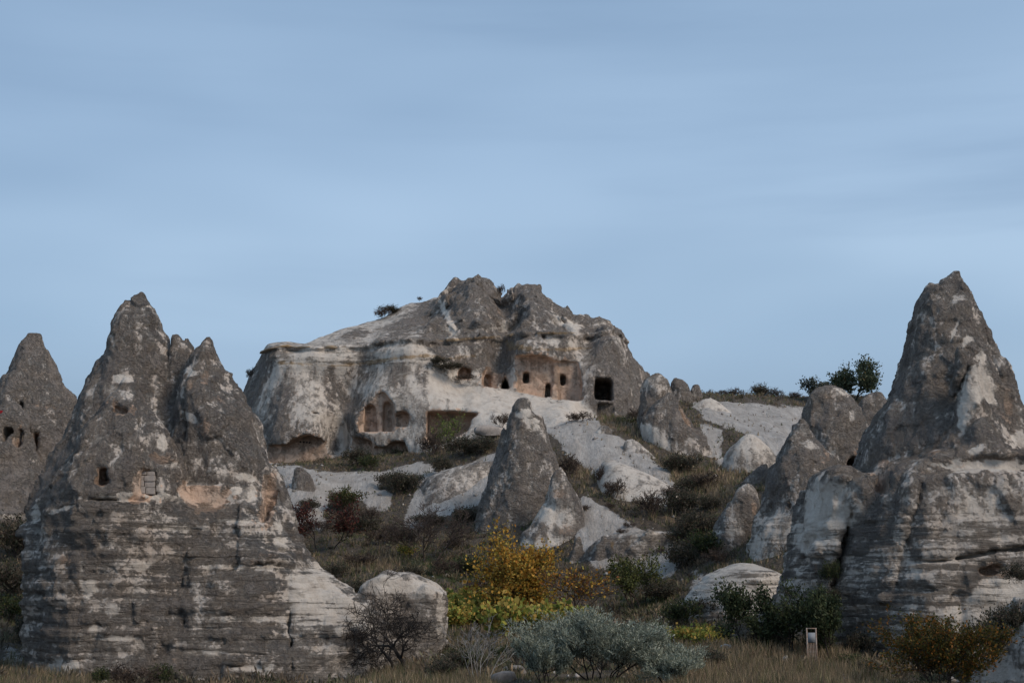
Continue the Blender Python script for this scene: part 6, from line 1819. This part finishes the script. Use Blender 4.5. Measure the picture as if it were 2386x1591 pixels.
# stones that wall up the doorway of the left rock
ys_ = DOOR_CARVE['surf']; yd = ys_ + 0.34
o0 = np.array(left_rock.location)
STONES = [(325, 1097, 338, 1105), (339, 1097, 357, 1106), (325, 1107, 333, 1116), (334, 1107, 358, 1120), (325, 1117, 333, 1132), (334, 1121, 358, 1134), (325, 1133, 336, 1148), (337, 1135, 358, 1150)]
for i, (a, b_, c, d) in enumerate(STONES):
    x0, _, z0 = W(a, d, ys_); x1, _, z1 = W(c, b_, ys_)
    me = stone_mesh('stone', float(x1 - x0) + 0.012, 0.42, float(z1 - z0) + 0.012, i + 1, rough=0.04, k=14.0)
    o = add_obj('stone', me, M_STONE, left_rock)
    o.location = Vector(((float(x0) + float(x1)) / 2, yd + (0.06 if i < 2 else 0.0) + 0.02 * ((i * 7) % 3), (float(z0) + float(z1)) / 2)) - Vector(o0)

# pigeon holes on the cave back walls: dark boxes, their inner shade painted
oh = np.array(hill.location)
for i, (a, b_, yv) in enumerate([(700, 1029.5, 135.9), (708, 1030, 135.9), (715, 1030.5, 135.9), (721, 1031, 135.9), (907, 1036, 134.7), (911.5, 1035.5, 134.7), (916, 1035.5, 134.7), (930.5, 1035, 134.7), (936, 1034.5, 134.7), (941, 1034, 134.7)]):
    x_, _, z_ = W(a, b_, yv - 0.02)
    me = boxes_mesh('pigeon_hole', [((0, 0, 0), (0.15, 0.12, 0.17), 0)])
    o = add_obj('pigeon_hole', me, M_HOLE_SHADE, hill)
    o.location = Vector((float(x_), yv + 0.0, float(z_))) - Vector(oh)

# rusty gate frame with a grey board
GD = 53.0
gx, gy_, _ = W(1892, 1520, GD)
gx = float(gx)
g0 = Vector((gx, GD, float(gz(gx, GD))))
_, _, ztop = W(1892, 1462, GD); _, _, zb0 = W(1892, 1496, GD); _, _, zb1 = W(1892, 1473, GD)
hg = float(ztop) - g0.z; wg = 21 * mpp(GD)
gate = empty('gate_frame', g0, 'narrow rusty iron gate frame holding a grey board', 'gate')
for sx in (-1, 1):
    o = add_obj('post', boxes_mesh('post', [((0, 0, hg / 2 - 0.1), (0.045, 0.045, hg + 0.2), 0)]), M_RUST, gate); o.location = (sx * wg / 2, 0, 0)
o = add_obj('top_rail', boxes_mesh('top_rail', [((0, 0, 0), (wg - 0.046, 0.04, 0.035), 0)]), M_RUST, gate); o.location = (0, 0, hg - 0.02)
o = add_obj('board', boxes_mesh('board', [((0, 0, 0), (wg - 0.06, 0.02, float(zb1 - zb0)), 0)]), M_BOARD, gate); o.location = (0, -0.01, (float(zb0) + float(zb1)) / 2 - g0.z)
for k in range(5):
    hb = float(zb0) - g0.z
    o = add_obj('slat', boxes_mesh('slat', [((0, 0, 0), (0.018, 0.018, hb + 0.1), 0)]), M_RUST, gate); o.location = (-wg / 2 + wg * (k + 1) / 6, 0, hb / 2 - 0.06)

# fence posts
for (a, t_, b_, D_, lab) in ((1097, 1450, 1500, 67, 'dark fence post behind the bleached shrub'), (1222, 1472, 1503, 68, 'thin dark fence post below the golden tree'), (1569, 1476, 1522, 60, 'thin fence post left of the yellow vines'),
                         (1703, 1468, 1512, 62, 'dark fence post between the yellow vines and the leftmost dark green tree'), (1859, 1466, 1516, 60, 'dark fence post just left of the rusty gate frame')):
    x_, _, zt = W(a, t_, D_); x_ = float(x_)
    z0 = float(gz(x_, D_)); h_ = max(float(zt) - z0, 0.5)
    V, Q, T = tube_mesh('fence_post', [(0, 0, -0.2), (0.01, 0, h_ * 0.5), (0.0, 0.01, h_ - 0.05), (0.0, 0.01, h_)], [0.035, 0.034, 0.033, 0.02], 6, 1.0, 0.05, int(a))
    tag(add_obj('fence_post', mesh_np('fence_post', V, Q, T), M_POST, None, (x_, D_, z0)), lab, 'post', 'fence posts')

# white bags by the vines
for i, (a, b_, r_, lab) in enumerate(((1684, 1508, 0.085, 'leftmost white plastic bag in the grass by the yellow vines'), (1692, 1505, 0.10, 'middle and biggest white plastic bag by the yellow vines'), (1699, 1507, 0.085, 'rightmost white plastic bag next to the fence post'))):
    p = WV(a, b_, 57.5)
    me = stone_mesh('plastic_bag', r_ * 2.3, r_ * 2, r_ * 2.0, i + 20, rough=0.35, k=2.4)
    tag(add_obj('plastic_bag', me, M_BAG, None, (p.x, p.y, max(p.z, float(gz(p.x, p.y)) + 0.25))), lab, 'bag', 'white bags in the grass')

# loose stones
for i, (a, b_, d0, d1, w_, lab) in enumerate(((1200, 1572, 44, 62, 0.8, 'grey boulder left of the big silvery shrub'), (1172, 1588, 44, 58, 0.8, 'pale boulder at the bottom edge right of the bleached shrub'), (1108, 1388, 82, 92, 0.5, 'small white stone on the terrace bank left of the golden tree'),
                                         (1950, 1572, 44, 60, 0.55, 'upper flat stone of the rough steps at the bottom right'), (1958, 1580, 44, 58, 0.6, 'middle flat stone of the rough steps'), (1965, 1588, 44, 56, 0.65, 'lowest flat stone of the rough steps'), (1988, 1562, 44, 60, 0.3, 'small pale stone beside the rough steps'))):
    p = drop(a, b_, d0, d1)
    me = stone_mesh('loose_stone', w_, w_ * 0.8, w_ * (0.3 if 'step' in lab else 0.62), i + 40, rough=0.45, k=2.6)
    tag(add_obj('loose_stone', me, M_BOULDER if 'boulder' in lab else M_STONE, None, (p.x, p.y, p.z + w_ * 0.12)), lab, 'stone')

# slab fallen from the slope beside the young tree, and the red cloth in the far cave hole
p = WV(1140, 1005, 126.6)
me = stone_mesh('fallen_slab', 2.6, 1.6, 1.1, 61, rough=0.5, k=2.4)
tag(add_obj('fallen_slab', me, M_STONE, None, (p.x, p.y, p.z)), 'pale pointed slab lying left of the steep dark cone', 'rock')
p = WV(1, 958, 88.6)
cl = 0.55 * np.array([[0, 0, 0], [0.22, 0.01, 0.10], [0.26, 0.02, -0.02], [0.16, 0.0, -0.16], [0.0, 0.02, -0.26], [-0.2, 0.0, -0.2], [-0.25, 0.03, 0.0], [-0.1, 0.01, 0.08]])
ct = np.array([[0, i, i % 7 + 1] for i in range(1, 8)])
tag(add_obj('red_cloth', mesh_np('red_cloth', np.concatenate([cl, cl + [0, 0.03, 0]]), None, np.concatenate([ct, ct[:, ::-1] + 8])), M_RED, None, p), 'scrap of red cloth in the cave hole at the left edge', 'cloth')
